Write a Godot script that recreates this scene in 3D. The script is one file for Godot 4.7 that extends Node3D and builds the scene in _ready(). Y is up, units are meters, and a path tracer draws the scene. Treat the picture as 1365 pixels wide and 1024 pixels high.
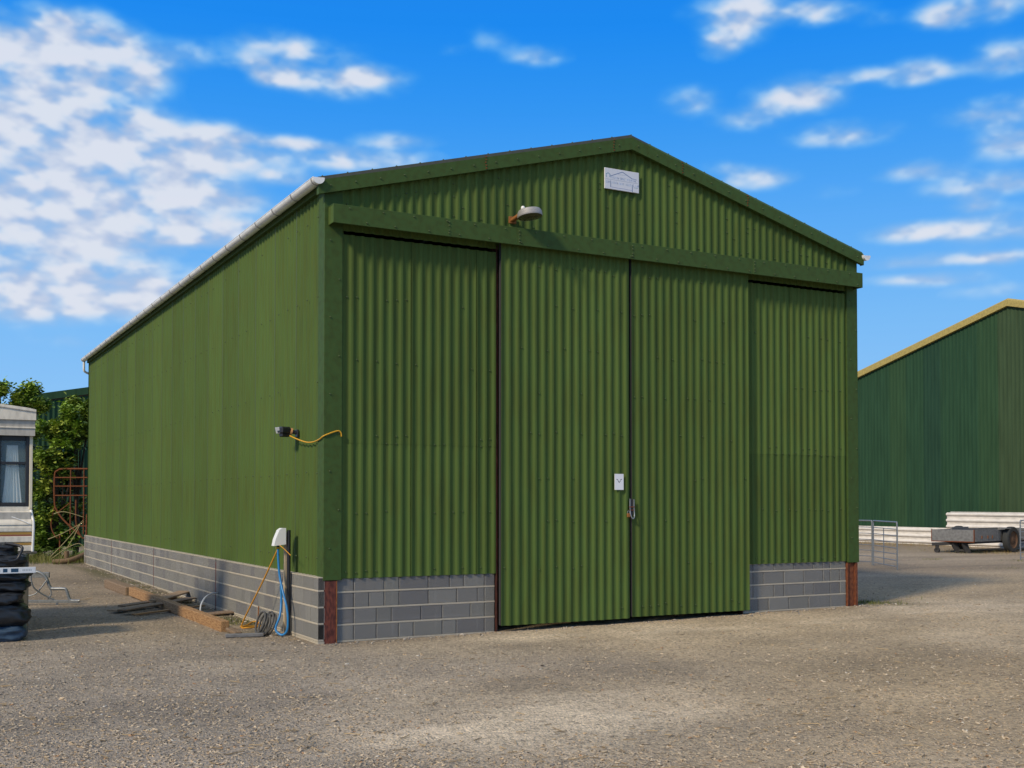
extends Node3D

const W := 9.965          # barn width
const LEN := 22.094       # barn length
const RIDGE := 5.05
const TOP := 7.769        # top of the barge boards at the ridge
const SLOPE := 0.268

var rng := RandomNumberGenerator.new()
var M := {}
var used := {}

# ---------------------------------------------------------------- small helpers
func L(r: float, g: float, b: float) -> Color:
	return Color(r, g, b).linear_to_srgb()

func numbered(n: String) -> String:
	var c: int = used.get(n, 0)
	used[n] = c + 1
	return n if c == 0 else "%s_%03d" % [n, c]

func thing(called: String, label: String, category: String, at := Vector3.ZERO, group := "") -> Node3D:
	var o := Node3D.new()
	o.name = numbered(called)
	add_child(o)
	o.position = at
	tag(o, label, category, group)
	return o

func tag(o: Node3D, label: String, category: String, group := "") -> void:
	o.set_meta("label", label)
	o.set_meta("category", category)
	if group:
		o.set_meta("group", group)

func ST() -> SurfaceTool:
	var st := SurfaceTool.new()
	st.begin(Mesh.PRIMITIVE_TRIANGLES)
	return st

func obj(called: String, st, m: Material, parent: Node3D = self) -> MeshInstance3D:
	var mi := MeshInstance3D.new()
	mi.name = numbered(called) if parent == self else called
	var mesh: Mesh = st.commit() if st is SurfaceTool else st
	mi.mesh = mesh
	mi.material_override = m
	parent.add_child(mi, true)
	return mi

func piece(called: String, mesh: Mesh, m: Material, parent: Node3D, at: Vector3, b := Basis()) -> MeshInstance3D:
	var mi := MeshInstance3D.new()
	mi.name = called
	mi.mesh = mesh
	mi.material_override = m
	mi.transform = Transform3D(b, at)
	parent.add_child(mi, true)
	return mi

func scatter(called: String, mesh: Mesh, m: Material, xf: Array, cols: Array, parent: Node3D = self) -> MultiMeshInstance3D:
	var mm := MultiMesh.new()
	mm.transform_format = MultiMesh.TRANSFORM_3D
	mm.use_colors = cols.size() > 0
	mm.mesh = mesh
	mm.instance_count = xf.size()
	for i in xf.size():
		mm.set_instance_transform(i, xf[i])
		if cols.size() > 0:
			mm.set_instance_color(i, cols[i])
	var o := MultiMeshInstance3D.new()
	o.name = numbered(called) if parent == self else called
	o.multimesh = mm
	o.material_override = m
	o.set_meta("kind", "stuff")
	parent.add_child(o, true)
	return o

func tri(st: SurfaceTool, a: Vector3, b: Vector3, c: Vector3, na: Vector3, nb: Vector3, nc: Vector3) -> void:
	if (b - a).cross(c - a).dot(na + nb + nc) > 0.0:
		st.set_normal(na); st.add_vertex(a)
		st.set_normal(nc); st.add_vertex(c)
		st.set_normal(nb); st.add_vertex(b)
	else:
		st.set_normal(na); st.add_vertex(a)
		st.set_normal(nb); st.add_vertex(b)
		st.set_normal(nc); st.add_vertex(c)

func poly(st: SurfaceTool, p: Array, out: Vector3) -> void:
	var n: Vector3 = (p[1] - p[0]).cross(p[2] - p[0]).normalized()
	if n.dot(out) < 0.0:
		n = -n
	for i in range(1, p.size() - 1):
		tri(st, p[0], p[i], p[i + 1], n, n, n)

func quads(st: SurfaceTool, a: Vector3, b: Vector3, c: Vector3, d: Vector3, na: Vector3, nb: Vector3, nc: Vector3, nd: Vector3) -> void:
	tri(st, a, b, c, na, nb, nc)
	tri(st, a, c, d, na, nc, nd)

# a box with chamfered edges
func cbox(st: SurfaceTool, size: Vector3, ch: float, xf := Transform3D()) -> void:
	var h := size * 0.5
	var c := minf(ch, minf(h.x, minf(h.y, h.z)) * 0.45)
	var v := func(sx: float, sy: float, sz: float, ax: int) -> Vector3:
		var q := Vector3(h.x - (0.0 if ax == 0 else c), h.y - (0.0 if ax == 1 else c), h.z - (0.0 if ax == 2 else c))
		return xf * Vector3(q.x * sx, q.y * sy, q.z * sz)
	for s in [-1.0, 1.0]:
		poly(st, [v.call(s, -1, -1, 0), v.call(s, 1, -1, 0), v.call(s, 1, 1, 0), v.call(s, -1, 1, 0)], xf.basis * Vector3(s, 0, 0))
		poly(st, [v.call(-1, s, -1, 1), v.call(1, s, -1, 1), v.call(1, s, 1, 1), v.call(-1, s, 1, 1)], xf.basis * Vector3(0, s, 0))
		poly(st, [v.call(-1, -1, s, 2), v.call(1, -1, s, 2), v.call(1, 1, s, 2), v.call(-1, 1, s, 2)], xf.basis * Vector3(0, 0, s))
		if c > 0.0:
			for t in [-1.0, 1.0]:
				poly(st, [v.call(s, t, -1, 0), v.call(s, t, 1, 0), v.call(s, t, 1, 1), v.call(s, t, -1, 1)], xf.basis * Vector3(s, t, 0))
				poly(st, [v.call(s, -1, t, 0), v.call(s, 1, t, 0), v.call(s, 1, t, 2), v.call(s, -1, t, 2)], xf.basis * Vector3(s, 0, t))
				poly(st, [v.call(-1, s, t, 1), v.call(1, s, t, 1), v.call(1, s, t, 2), v.call(-1, s, t, 2)], xf.basis * Vector3(0, s, t))
				for u in [-1.0, 1.0]:
					poly(st, [v.call(s, t, u, 0), v.call(s, t, u, 1), v.call(s, t, u, 2)], xf.basis * Vector3(s, t, u))

func box(st: SurfaceTool, lo: Vector3, hi: Vector3, ch := 0.004) -> void:
	cbox(st, hi - lo, ch, Transform3D(Basis(), (lo + hi) * 0.5))

func boxm(lo: Vector3, hi: Vector3, ch := 0.004) -> SurfaceTool:
	var st := ST()
	box(st, lo, hi, ch)
	return st

# a straight beam between two points with a rectangular section
func bar(st: SurfaceTool, a: Vector3, b: Vector3, w: float, h: float, ch := 0.004) -> void:
	var d := (b - a).normalized()
	var up := Vector3.UP if absf(d.y) < 0.95 else Vector3.RIGHT
	var s := up.cross(d).normalized()
	var u := d.cross(s)
	cbox(st, Vector3(w, h, a.distance_to(b)), ch, Transform3D(Basis(s, u, d), (a + b) * 0.5))

func curve(p: Array, n := 6) -> Array:
	var out := []
	for i in p.size() - 1:
		var p0: Vector3 = p[maxi(i - 1, 0)]
		var p1: Vector3 = p[i]
		var p2: Vector3 = p[i + 1]
		var p3: Vector3 = p[mini(i + 2, p.size() - 1)]
		for k in n:
			out.append(p1.cubic_interpolate(p2, p0, p3, float(k) / n))
	out.append(p[p.size() - 1])
	return out

func tube(st: SurfaceTool, p: Array, r0: float, r1 := -1.0, sides := 8) -> void:
	if r1 < 0.0:
		r1 = r0
	var rings := []
	var d0: Vector3 = (p[1] - p[0]).normalized()
	var s := d0.cross(Vector3.UP if absf(d0.y) < 0.9 else Vector3.RIGHT).normalized()
	for i in p.size():
		var d: Vector3 = (p[mini(i + 1, p.size() - 1)] - p[maxi(i - 1, 0)]).normalized()
		s = (s - d * s.dot(d)).normalized()
		var t := d.cross(s)
		var ring := []
		var r := lerpf(r0, r1, float(i) / (p.size() - 1))
		for k in sides:
			var a := TAU * k / sides
			var n := s * cos(a) + t * sin(a)
			ring.append([p[i] + n * r, n])
		rings.append(ring)
	for i in rings.size() - 1:
		for k in sides:
			var q = rings[i][k]; var w = rings[i][(k + 1) % sides]
			var e = rings[i + 1][(k + 1) % sides]; var f = rings[i + 1][k]
			quads(st, q[0], w[0], e[0], f[0], q[1], w[1], e[1], f[1])
	for e in [0, rings.size() - 1]:
		var out: Vector3 = -d0 if e == 0 else (p[e] - p[e - 1]).normalized()
		var ps := []
		for k in sides:
			ps.append(rings[e][k][0])
		poly(st, ps, out)

# surface of revolution about local y; prof is a list of Vector2(radius, height)
func lathe(st: SurfaceTool, prof: Array, xf: Transform3D, sides := 20) -> void:
	for i in prof.size() - 1:
		var a: Vector2 = prof[i]
		var b: Vector2 = prof[i + 1]
		var t := (b - a).normalized()
		var n2 := Vector2(t.y, -t.x)
		for k in sides:
			var u := TAU * k / sides
			var v := TAU * (k + 1) / sides
			var cu := Vector3(cos(u), 0, sin(u))
			var cv := Vector3(cos(v), 0, sin(v))
			var nu := (xf.basis * (cu * n2.x + Vector3.UP * n2.y)).normalized()
			var nv := (xf.basis * (cv * n2.x + Vector3.UP * n2.y)).normalized()
			quads(st, xf * (cu * a.x + Vector3.UP * a.y), xf * (cv * a.x + Vector3.UP * a.y), xf * (cv * b.x + Vector3.UP * b.y), xf * (cu * b.x + Vector3.UP * b.y), nu, nv, nv, nu)

# profiled metal sheet: ribs run along y, sheet spreads along x from 0 to w, crests towards +z
const PRO := [Vector2(0, 0), Vector2(0.25, 0), Vector2(0.32, 0.02), Vector2(0.36, 0.12), Vector2(0.49, 0.88), Vector2(0.53, 0.98), Vector2(0.58, 1), Vector2(0.68, 1), Vector2(0.73, 0.98), Vector2(0.77, 0.88), Vector2(0.90, 0.12), Vector2(0.95, 0.02)]
func rib(x: float) -> float:
	var f := fposmod(x, 1.0)
	for i in PRO.size():
		var a: Vector2 = PRO[i]
		var b: Vector2 = PRO[i + 1] if i + 1 < PRO.size() else Vector2(1, 0)
		if f <= b.x:
			return lerpf(a.y, b.y, clampf((f - a.x) / (b.x - a.x), 0, 1))
	return 0.0

func corr(st: SurfaceTool, x0: float, x1: float, bot, top, xf: Transform3D, pitch := 0.149, depth := 0.034, phase := 0.0, bow := 0.0) -> void:
	var xs := [x0]
	for k in range(floori((x0 - phase) / pitch) - 1, ceili((x1 - phase) / pitch) + 1):
		for q in PRO:
			var x: float = phase + (k + q.x) * pitch
			if x > x0 + 0.001 and x < x1 - 0.001:
				xs.append(x)
	xs.append(x1)
	var pts := []
	for x in xs:
		var z := rib((x - phase) / pitch) * depth
		var e := 0.004
		var g := (rib((x + e - phase) / pitch) - rib((x - e - phase) / pitch)) * depth / (2.0 * e)
		var n := (xf.basis * Vector3(-g, 0, 1)).normalized()
		var lo: float = bot.call(x) if bot is Callable else bot
		var hi: float = top.call(x) if top is Callable else top
		var w: float = bow * sin(PI * (x - x0) / (x1 - x0))
		pts.append([xf * Vector3(x, lo, z + w), xf * Vector3(x, hi, z), n])
	for i in pts.size() - 1:
		var a = pts[i]; var b = pts[i + 1]
		if a[0].distance_to(a[1]) + b[0].distance_to(b[1]) > 0.01:
			quads(st, a[0], b[0], b[1], a[1], a[2], b[2], b[2], a[2])

func ntex(s: int, freq: float, ramp: Array, size := 512, kind := FastNoiseLite.TYPE_SIMPLEX_SMOOTH, oct := 4) -> NoiseTexture2D:
	var n := FastNoiseLite.new()
	n.seed = s
	n.noise_type = kind
	n.frequency = freq
	n.fractal_type = FastNoiseLite.FRACTAL_FBM
	n.fractal_octaves = oct
	if kind == FastNoiseLite.TYPE_CELLULAR:
		n.cellular_return_type = FastNoiseLite.RETURN_CELL_VALUE
		n.fractal_type = FastNoiseLite.FRACTAL_NONE
	var g := Gradient.new()
	g.offsets = PackedFloat32Array()
	var off := PackedFloat32Array()
	var col := PackedColorArray()
	for r in ramp:
		off.append(r[0])
		col.append(r[1])
	g.offsets = off
	g.colors = col
	var t := NoiseTexture2D.new()
	t.width = size; t.height = size
	t.seamless = true
	t.noise = n
	t.color_ramp = g
	return t

func mat(c: Color, rough := 0.7, metal := 0.0, tex: Texture2D = null, uv := Vector3.ONE, bump: Texture2D = null, relief := 0.5) -> StandardMaterial3D:
	var m := StandardMaterial3D.new()
	m.albedo_color = c
	m.roughness = rough
	m.metallic = metal
	if tex or bump:
		m.uv1_triplanar = true
		m.uv1_world_triplanar = true
		m.uv1_scale = uv
	if tex:
		m.albedo_texture = tex
	if bump:
		m.heightmap_enabled = true
		m.heightmap_texture = bump
		m.heightmap_scale = relief
	return m

func G(v: float) -> Color:
	return Color(v, v, v)

func line(im: Image, a: Vector2, b: Vector2, w: float, c: Color) -> void:
	var n := int(a.distance_to(b)) + 1
	for i in n + 1:
		var p := a.lerp(b, float(i) / n)
		im.fill_rect(Rect2i(int(p.x - w / 2), int(p.y - w / 2), maxi(1, int(w)), maxi(1, int(w))), c)

# ---------------------------------------------------------------- ground shape
var gn := FastNoiseLite.new()
func gh(x: float, z: float) -> float:
	var y := 0.0085 * clampf(x, 0, 10.5) * smoothstep(34.0, 14.0, x) * smoothstep(14.0, 2.0, z)
	y += 0.0022 * clampf(-z, 0, 22) * smoothstep(-8.0, -3.0, x) * smoothstep(14.0, 8.0, x)
	return y + gn.get_noise_2d(x * 9.0, z * 9.0) * 0.012 + gn.get_noise_2d(x * 1.6, z * 1.6) * 0.02 * smoothstep(0.0, 3.0, maxf(z, maxf(-x - 0.5, x - 10.5)))

func on(x: float, z: float, up := 0.0) -> Vector3:
	return Vector3(x, gh(x, z) + up, z)

# how worn and dusty the ground is: 0 loose gravel, 1 bare compacted dust
func dust(x: float, z: float) -> float:
	var d := 0.0
	for e in [[-0.2, 6.3, 1.6, 0.75, 1.4], [0.4, 5.3, 1.6, 0.7, 0.6], [-0.4, 4.4, 0.9, 0.8, 0.4], [4.9, 1.2, 4.6, 1.0, 0.5], [8.2, 3.6, 4.0, 2.2, 0.32], [11.5, 0.6, 2.5, 1.2, 0.4], [2.6, 0.6, 2.4, 0.7, 0.4], [18, 2, 7, 3.5, 0.3], [27, -15, 8, 4, 0.25]]:
		var u := Vector2((x - e[0]) / e[2], (z - e[1]) / e[3])
		d += e[4] * exp(-u.length_squared())
	return clampf(d * (0.85 + 0.6 * gn.get_noise_2d(x * 6.0, z * 14.0)) + 0.16 * gn.get_noise_2d(x * 2.5 + 50.0, z * 2.5), 0, 1)

func _ready() -> void:
	rng.seed = 4711
	gn.seed = 5
	gn.frequency = 0.1
	gn.fractal_octaves = 3
	camera_and_sky()
	materials()
	ground()
	barn()
	green_shed()
	rear_shed()
	white_sheeting()
	caravan()
	plants()
	yard_right()
	barn_fittings()
	yard_left()
	gravel()

# ---------------------------------------------------------------- camera, sky, sun
func camera_and_sky() -> void:
	var cam := Camera3D.new()
	cam.name = "camera"
	cam.projection = Camera3D.PROJECTION_FRUSTUM
	cam.near = 0.1
	cam.far = 1500.0
	cam.size = 0.1 * 2.0 * 512.0 / 1503.06
	cam.frustum_offset = Vector2(0, 0.1 * 118.6 / 1503.06)
	cam.position = Vector3(-5.087, 1.944, 14.758)
	cam.rotation = Vector3(0.02538, -0.49751, 0)
	add_child(cam)
	cam.current = true

	var sun := DirectionalLight3D.new()
	sun.name = "sun"
	sun.light_energy = 1.05
	sun.light_color = Color(1.0, 0.925, 0.8)
	sun.light_angular_distance = 8.0
	sun.shadow_enabled = true
	add_child(sun)
	sun.look_at_from_position(Vector3(-8.0, 6.2, 3.35), Vector3.ZERO)

	var env := Environment.new()
	env.background_mode = Environment.BG_SKY
	env.tonemap_mode = Environment.TONE_MAPPER_LINEAR
	env.tonemap_exposure = 1.0
	env.sdfgi_enabled = true
	env.ssao_enabled = true
	env.ssil_enabled = true
	var pano := PanoramaSkyMaterial.new()
	pano.panorama = ImageTexture.create_from_image(sky_picture())
	var sky := Sky.new()
	sky.sky_material = pano
	env.sky = sky
	env.background_energy_multiplier = 1.0
	var we := WorldEnvironment.new()
	we.name = "environment"
	we.environment = env
	add_child(we)

# clouds of broken altocumulus: azimuth and elevation in degrees, radii, thickness
const CLOUDS := [[6.1, 20.2, 3.1, 1.6, 1.00], [5.7, 17.8, 3.8, 1.9, 1.00], [7.5, 21.4, 1.7, 0.8, 0.80], [10.2, 20.1, 1.2, 1.0, 0.60], [10.7, 17.3, 1.7, 0.8, 0.80], [6.9, 15.4, 4.3, 1.5, 1.00], [5.9, 13.0, 5.2, 1.5, 0.95], [10.3, 13.5, 4.5, 1.2, 0.80], [6.2, 10.3, 4.9, 1.4, 0.90], [9.9, 9.8, 3.8, 1.0, 0.65], [4.6, 8.8, 3.2, 0.7, 0.60], [12.9, 16.4, 2.8, 0.9, 1.00], [14.1, 17.6, 1.4, 0.5, 0.85], [17.4, 17.5, 1.3, 0.3, 0.70], [20.4, 16.8, 2.8, 0.6, 0.90], [17.2, 15.8, 1.1, 0.4, 0.70], [22.5, 17.8, 1.5, 0.3, 0.55], [12.5, 21.0, 1.2, 0.6, 0.55], [16.3, 21.7, 1.5, 0.6, 0.65], [15.0, 20.9, 0.9, 0.4, 0.60], [16.3, 20.5, 1.0, 0.5, 0.80], [19.1, 20.4, 2.4, 0.8, 0.95], [18.9, 21.8, 1.5, 0.5, 0.45], [21.5, 20.7, 1.5, 0.4, 0.50], [25.4, 22.0, 0.6, 0.3, 0.40], [27.3, 22.4, 1.0, 0.5, 0.40], [29.6, 21.7, 1.2, 0.4, 0.60], [13.8, 14.8, 2.0, 0.6, 0.70], [12.7, 13.0, 2.8, 0.6, 0.50], [9.4, 17.4, 1.4, 0.7, 0.50], [40.6, 23.4, 2.2, 0.8, 0.90], [39.8, 22.4, 1.3, 0.7, 0.70], [44.0, 22.9, 1.6, 0.6, 0.80], [46.7, 22.3, 0.7, 0.3, 0.40], [50.9, 22.2, 2.0, 0.7, 0.90], [49.4, 22.0, 1.0, 0.4, 0.60], [39.0, 21.8, 0.7, 0.5, 0.50], [37.4, 19.4, 1.1, 0.6, 0.65], [42.8, 19.3, 1.7, 0.7, 0.95], [40.5, 18.5, 1.3, 0.5, 0.65], [44.9, 17.4, 1.9, 0.5, 0.75], [48.5, 19.8, 1.6, 0.5, 0.90], [52.5, 19.9, 1.3, 0.7, 0.80], [45.5, 20.0, 1.1, 0.3, 0.60], [52.0, 17.7, 1.8, 0.6, 0.80], [52.6, 16.3, 1.3, 0.7, 0.80], [48.5, 15.5, 1.4, 0.4, 0.65], [51.5, 14.6, 2.0, 0.5, 0.80], [50.9, 13.8, 0.8, 0.3, 0.75], [48.5, 12.7, 1.7, 0.4, 0.90], [52.1, 12.6, 1.9, 0.7, 0.75], [50.0, 11.4, 2.8, 0.3, 0.60], [49.4, 10.5, 1.7, 0.3, 0.50], [52.4, 11.2, 1.3, 0.3, 0.50], [40.5, 15.7, 1.7, 0.5, 0.70], [39.0, 16.4, 0.8, 0.3, 0.40], [47.2, 10.6, 1.2, 0.2, 0.30], [44.5, 14.9, 0.9, 0.3, 0.15], [52.4, 9.8, 1.9, 0.3, 0.35], [7.3, 7.6, 2.0, 0.3, 0.20]]
const AIR := [[0, 158, 204, 246], [5, 140, 195, 246], [9, 122, 187, 247], [14, 90, 170, 246], [19, 54, 151, 243], [23, 31, 138, 240], [34, 22, 120, 226], [60, 16, 98, 200], [90, 14, 88, 185]]

func sky_picture() -> Image:
	var SW := 4096
	var SH := 2048
	var half := SH / 2
	var r := RandomNumberGenerator.new()
	r.seed = 77
	var blobs := CLOUDS.duplicate()
	for i in 430:
		var az := r.randf_range(0, 360)
		var el := rad_to_deg(asin(r.randf_range(0.1, 0.99)))
		if az < 58 and el < 27:
			continue
		var big := 1.0 + el / 30.0
		blobs.append([az, el, r.randf_range(1.2, 4.6) * big / cos(deg_to_rad(el)), r.randf_range(0.6, 1.7) * big, r.randf_range(0.5, 1.0)])
	var dens := PackedFloat32Array()
	dens.resize(SW * half)
	var k := SW / 360.0
	for b in blobs:
		var rx: float = b[2] * k * 1.2
		var ry: float = b[3] * k * 1.2
		var cx: float = b[0] * k
		var cy: float = (90.0 - b[1]) * k
		for y in range(maxi(0, int(cy - ry * 1.7)), mini(half, int(cy + ry * 1.7))):
			var v := (y - cy) / ry
			if v > 0.0:
				v *= 1.35   # flatter bases
			for x in range(int(cx - rx * 1.7), int(cx + rx * 1.7)):
				var u := (x - cx) / rx
				var q := u * u + v * v
				if q < 2.9:
					var t := 1.0 - q / 2.9
					dens[y * SW + posmod(x, SW)] += b[4] * t * t
	var n := FastNoiseLite.new()
	n.seed = 31
	n.frequency = 0.058
	n.fractal_octaves = 5
	n.fractal_gain = 0.5
	n.domain_warp_enabled = true
	n.domain_warp_amplitude = 6.0
	n.domain_warp_frequency = 0.03
	var ni := n.get_seamless_image(SW / 2, half)
	ni.convert(Image.FORMAT_L8)
	ni.resize(SW, half, Image.INTERPOLATE_CUBIC)
	var nb := ni.get_data()
	n.seed = 32
	n.frequency = 0.016
	var n2 := n.get_seamless_image(SW / 2, half)
	n2.convert(Image.FORMAT_L8)
	n2.resize(SW, half, Image.INTERPOLATE_CUBIC)
	var nc := n2.get_data()
	var im := Image.create_empty(SW, SH, false, Image.FORMAT_RGB8)
	im.fill(Color8(120, 116, 108))
	for y in half:
		var el := 90.0 - (y + 0.5) / k
		var c := Color.BLACK
		for i in AIR.size() - 1:
			if el >= AIR[i][0]:
				var f: float = (el - AIR[i][0]) / (AIR[i + 1][0] - AIR[i][0])
				c = Color8(AIR[i][1], AIR[i][2], AIR[i][3]).lerp(Color8(AIR[i + 1][1], AIR[i + 1][2], AIR[i + 1][3]), f)
		im.fill_rect(Rect2i(0, y, SW, 1), c)
		for x in SW:
			var d := dens[y * SW + x]
			if d > 0.03:
				var f := (nb[y * SW + x] - 128) / 128.0
				var g := (nc[y * SW + x] - 128) / 128.0
				var h := (nb[y * SW + x] - nb[mini(y + 9, half - 1) * SW + x]) / 128.0 + 0.4 * f
				var a := smoothstep(-0.02, 1.12, minf(d, 1.05) * (0.98 + 0.5 * f) + 0.1 * f + 0.13 * g)
				if a > 0.004:
					var lit := clampf(0.15 + 1.1 * h + 0.55 * a, 0, 1)
					var cc := Color8(184, 198, 226).lerp(Color8(226, 229, 239), lit)
					im.set_pixel(x, y, c.lerp(cc, a * 0.95))
	return im

# ---------------------------------------------------------------- materials
func materials() -> void:
	var ribtone := ntex(23, 0.03, [[0.0, Color(0.84, 0.86, 0.88)], [0.35, Color(0.93, 0.92, 0.86)], [0.6, Color(0.92, 0.97, 0.94)], [1.0, Color(1.0, 0.98, 0.9)]], 512, FastNoiseLite.TYPE_SIMPLEX_SMOOTH, 5)
	var streak := ntex(3, 0.012, [[0.0, G(0.84)], [0.45, G(0.93)], [0.7, G(0.97)], [1.0, G(1.0)]], 512)
	var blotch := ntex(4, 0.02, [[0.0, G(0.72)], [0.5, G(0.88)], [1.0, G(1.0)]], 512)
	var grit := ntex(6, 0.14, [[0.0, G(0.25)], [0.42, G(0.7)], [0.6, G(0.88)], [1.0, G(1.0)]], 512, FastNoiseLite.TYPE_SIMPLEX, 4)
	var grain := ntex(8, 0.03, [[0.0, Color(0.62, 0.56, 0.5)], [0.5, Color(0.86, 0.82, 0.78)], [1.0, Color(1, 1, 1)]], 512)
	var rust := ntex(9, 0.03, [[0.0, Color(0.55, 0.42, 0.38)], [0.45, Color(0.85, 0.75, 0.7)], [0.7, Color(1, 0.9, 0.8)], [1.0, Color(1, 1, 0.9)]], 512)
	for i in 3:
		var v: float = [1.0, 0.93, 1.06][i]
		M["green%d" % i] = mat(L(0.09 * v, 0.134 * v, 0.038 * v), 0.7, 0.0, ribtone, Vector3(0.45, 0.045, 0.45), ribtone, 0.7)
		M["green%d" % i].metallic_specular = 0.22
	M.trim = mat(L(0.06, 0.1, 0.03), 0.6, 0.0, ribtone, Vector3(0.5, 0.5, 0.5))
	M.trim.metallic_specular = 0.25
	M.seam = mat(L(0.06, 0.095, 0.028), 0.6)
	M.cap = mat(L(0.03, 0.036, 0.024), 0.7, 0.0, blotch, Vector3(0.7, 0.7, 0.7))
	M.screw = mat(L(0.065, 0.095, 0.034), 0.7)
	M.roof = mat(L(0.05, 0.06, 0.045), 0.7, 0.0, blotch)
	for i in 5:
		var v: float = [0.37, 0.41, 0.44, 0.33, 0.39][i]
		M["block%d" % i] = mat(L(v * 1.1, v * 1.09, v * [1.02, 1.0, 1.02, 1.08, 1.04][i]), 0.95, 0.0, grit, Vector3(1.5, 1.5, 1.5), grit, 1.6)
	M.mortar = mat(L(0.85, 0.76, 0.6), 0.95, 0.0, grit, Vector3(2, 2, 2), grit, 0.6)
	M.perp = mat(L(0.15, 0.14, 0.13), 0.95, 0.0, grit, Vector3(2, 2, 2), grit, 0.6)
	M.jamb_steel = mat(L(0.07, 0.022, 0.016), 0.75, 0.0, rust, Vector3(1.2, 0.5, 1.2))
	M.red_steel = mat(L(0.15, 0.045, 0.032), 0.75, 0.0, rust, Vector3(1.2, 0.5, 1.2))
	M.rust_steel = mat(L(0.2, 0.075, 0.032), 0.9, 0.0, rust, Vector3(2, 0.7, 2))
	M.edge_rust = mat(L(0.3, 0.15, 0.05), 0.9, 0.0, rust, Vector3(2, 1, 2))
	M.dark = mat(L(0.012, 0.012, 0.012), 0.9)
	M.white_pvc = mat(L(0.88, 0.88, 0.86), 0.35, 0.0, streak, Vector3(0.6, 0.6, 0.6))
	M.grey_pvc = mat(L(0.3, 0.3, 0.3), 0.5)
	M.dark_pipe = mat(L(0.075, 0.072, 0.066), 0.6)
	M.galv = mat(L(0.34, 0.37, 0.4), 0.45, 0.6, blotch, Vector3(2, 2, 2))
	M.shed = mat(L(0.027, 0.072, 0.038), 0.65, 0.0, streak, Vector3(0.6, 0.05, 0.6))
	M.shed1 = mat(L(0.023, 0.063, 0.039), 0.65, 0.0, streak, Vector3(0.6, 0.05, 0.6))
	M.shed2 = mat(L(0.034, 0.08, 0.038), 0.65, 0.0, streak, Vector3(0.6, 0.05, 0.6))
	M.shed_pale = mat(L(0.05, 0.085, 0.042), 0.65, 0.0, streak, Vector3(0.6, 0.05, 0.6))
	for q in ["shed", "shed1", "shed2", "shed_pale"]:
		M[q].metallic_specular = 0.22
	M.yellow_trim = mat(L(0.44, 0.345, 0.1), 0.6, 0.0, streak)
	M.white_sheet = mat(L(0.78, 0.74, 0.68), 0.5, 0.0, streak, Vector3(0.3, 0.8, 0.3))
	M.caravan = mat(L(0.8, 0.74, 0.62), 0.45, 0.0, streak, Vector3(1.5, 0.6, 1.5))
	M.caravan_grey = mat(L(0.52, 0.49, 0.43), 0.5, 0.0, streak, Vector3(1.5, 0.6, 1.5))
	M.caravan_trim = mat(L(0.66, 0.6, 0.46), 0.5)
	M.stripe = mat(L(0.42, 0.24, 0.05), 0.5)
	M.stripe_red = mat(L(0.3, 0.1, 0.06), 0.5)
	M.black_frame = mat(L(0.018, 0.02, 0.024), 0.5)
	var gl := StandardMaterial3D.new()
	gl.transparency = BaseMaterial3D.TRANSPARENCY_ALPHA
	gl.albedo_color = Color(0.6, 0.7, 0.7, 0.15)
	gl.metallic_specular = 0.3
	gl.roughness = 0.05
	M.glass = gl
	M.cloth = mat(L(0.82, 0.85, 0.82), 0.9)
	M.black_bag = mat(L(0.012, 0.014, 0.017), 0.42)
	M.blue_bag = mat(L(0.03, 0.06, 0.1), 0.5)
	M.lath = mat(L(0.5, 0.4, 0.26), 0.85)
	M.wood = mat(L(0.46, 0.29, 0.14), 0.85, 0.0, grain, Vector3(2.2, 2.2, 0.35))
	M.old_wood = mat(L(0.29, 0.22, 0.15), 0.9, 0.0, grain, Vector3(2.5, 2.5, 0.6))
	M.old_wood1 = mat(L(0.4, 0.31, 0.21), 0.9, 0.0, grain, Vector3(0.6, 2.5, 2.5))
	M.log = mat(L(0.25, 0.18, 0.11), 0.9, 0.0, grain, Vector3(2, 2, 2))
	M.grey_bar = mat(L(0.2, 0.2, 0.2), 0.7, 0.0, blotch)
	M.blue_hose = mat(L(0.02, 0.19, 0.45), 0.4)
	M.yellow_rope = mat(L(0.58, 0.27, 0.02), 0.7)
	M.yellow_cable = mat(L(0.62, 0.33, 0.015), 0.45)
	M.white_plastic = mat(L(0.76, 0.76, 0.74), 0.4)
	M.black_plastic = mat(L(0.015, 0.016, 0.02), 0.4)
	M.lamp_body = mat(L(0.42, 0.41, 0.4), 0.6, 0.2, blotch, Vector3(6, 6, 6))
	M.lamp_rust = mat(L(0.34, 0.17, 0.05), 0.9, 0.0, rust, Vector3(5, 5, 5))
	M.rack_rust = mat(L(0.2, 0.08, 0.028), 0.9, 0.0, rust, Vector3(3, 3, 3))
	M.lamp_glass = mat(L(0.07, 0.065, 0.035), 0.25)
	M.trailer = mat(L(0.21, 0.215, 0.22), 0.6, 0.0, blotch, Vector3(0.7, 0.7, 0.7))
	M.trailer_dark = mat(L(0.035, 0.035, 0.037), 0.8)
	M.trailer_rim = mat(L(0.14, 0.1, 0.07), 0.8, 0.0, rust, Vector3(3, 3, 3))
	M.tyre = mat(L(0.03, 0.033, 0.035), 0.85)
	M.bark = mat(L(0.09, 0.07, 0.05), 0.95, 0.0, grain, Vector3(3, 1, 3))
	M.stem = mat(L(0.3, 0.26, 0.13), 0.9)
	var lf := StandardMaterial3D.new()
	lf.vertex_color_use_as_albedo = true
	lf.roughness = 0.6
	lf.backlight_enabled = true
	lf.backlight = Color(0.45, 0.5, 0.2)
	M.leaf = lf
	var stone := StandardMaterial3D.new()
	stone.vertex_color_use_as_albedo = true
	stone.roughness = 0.95
	M.stone = stone
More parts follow.
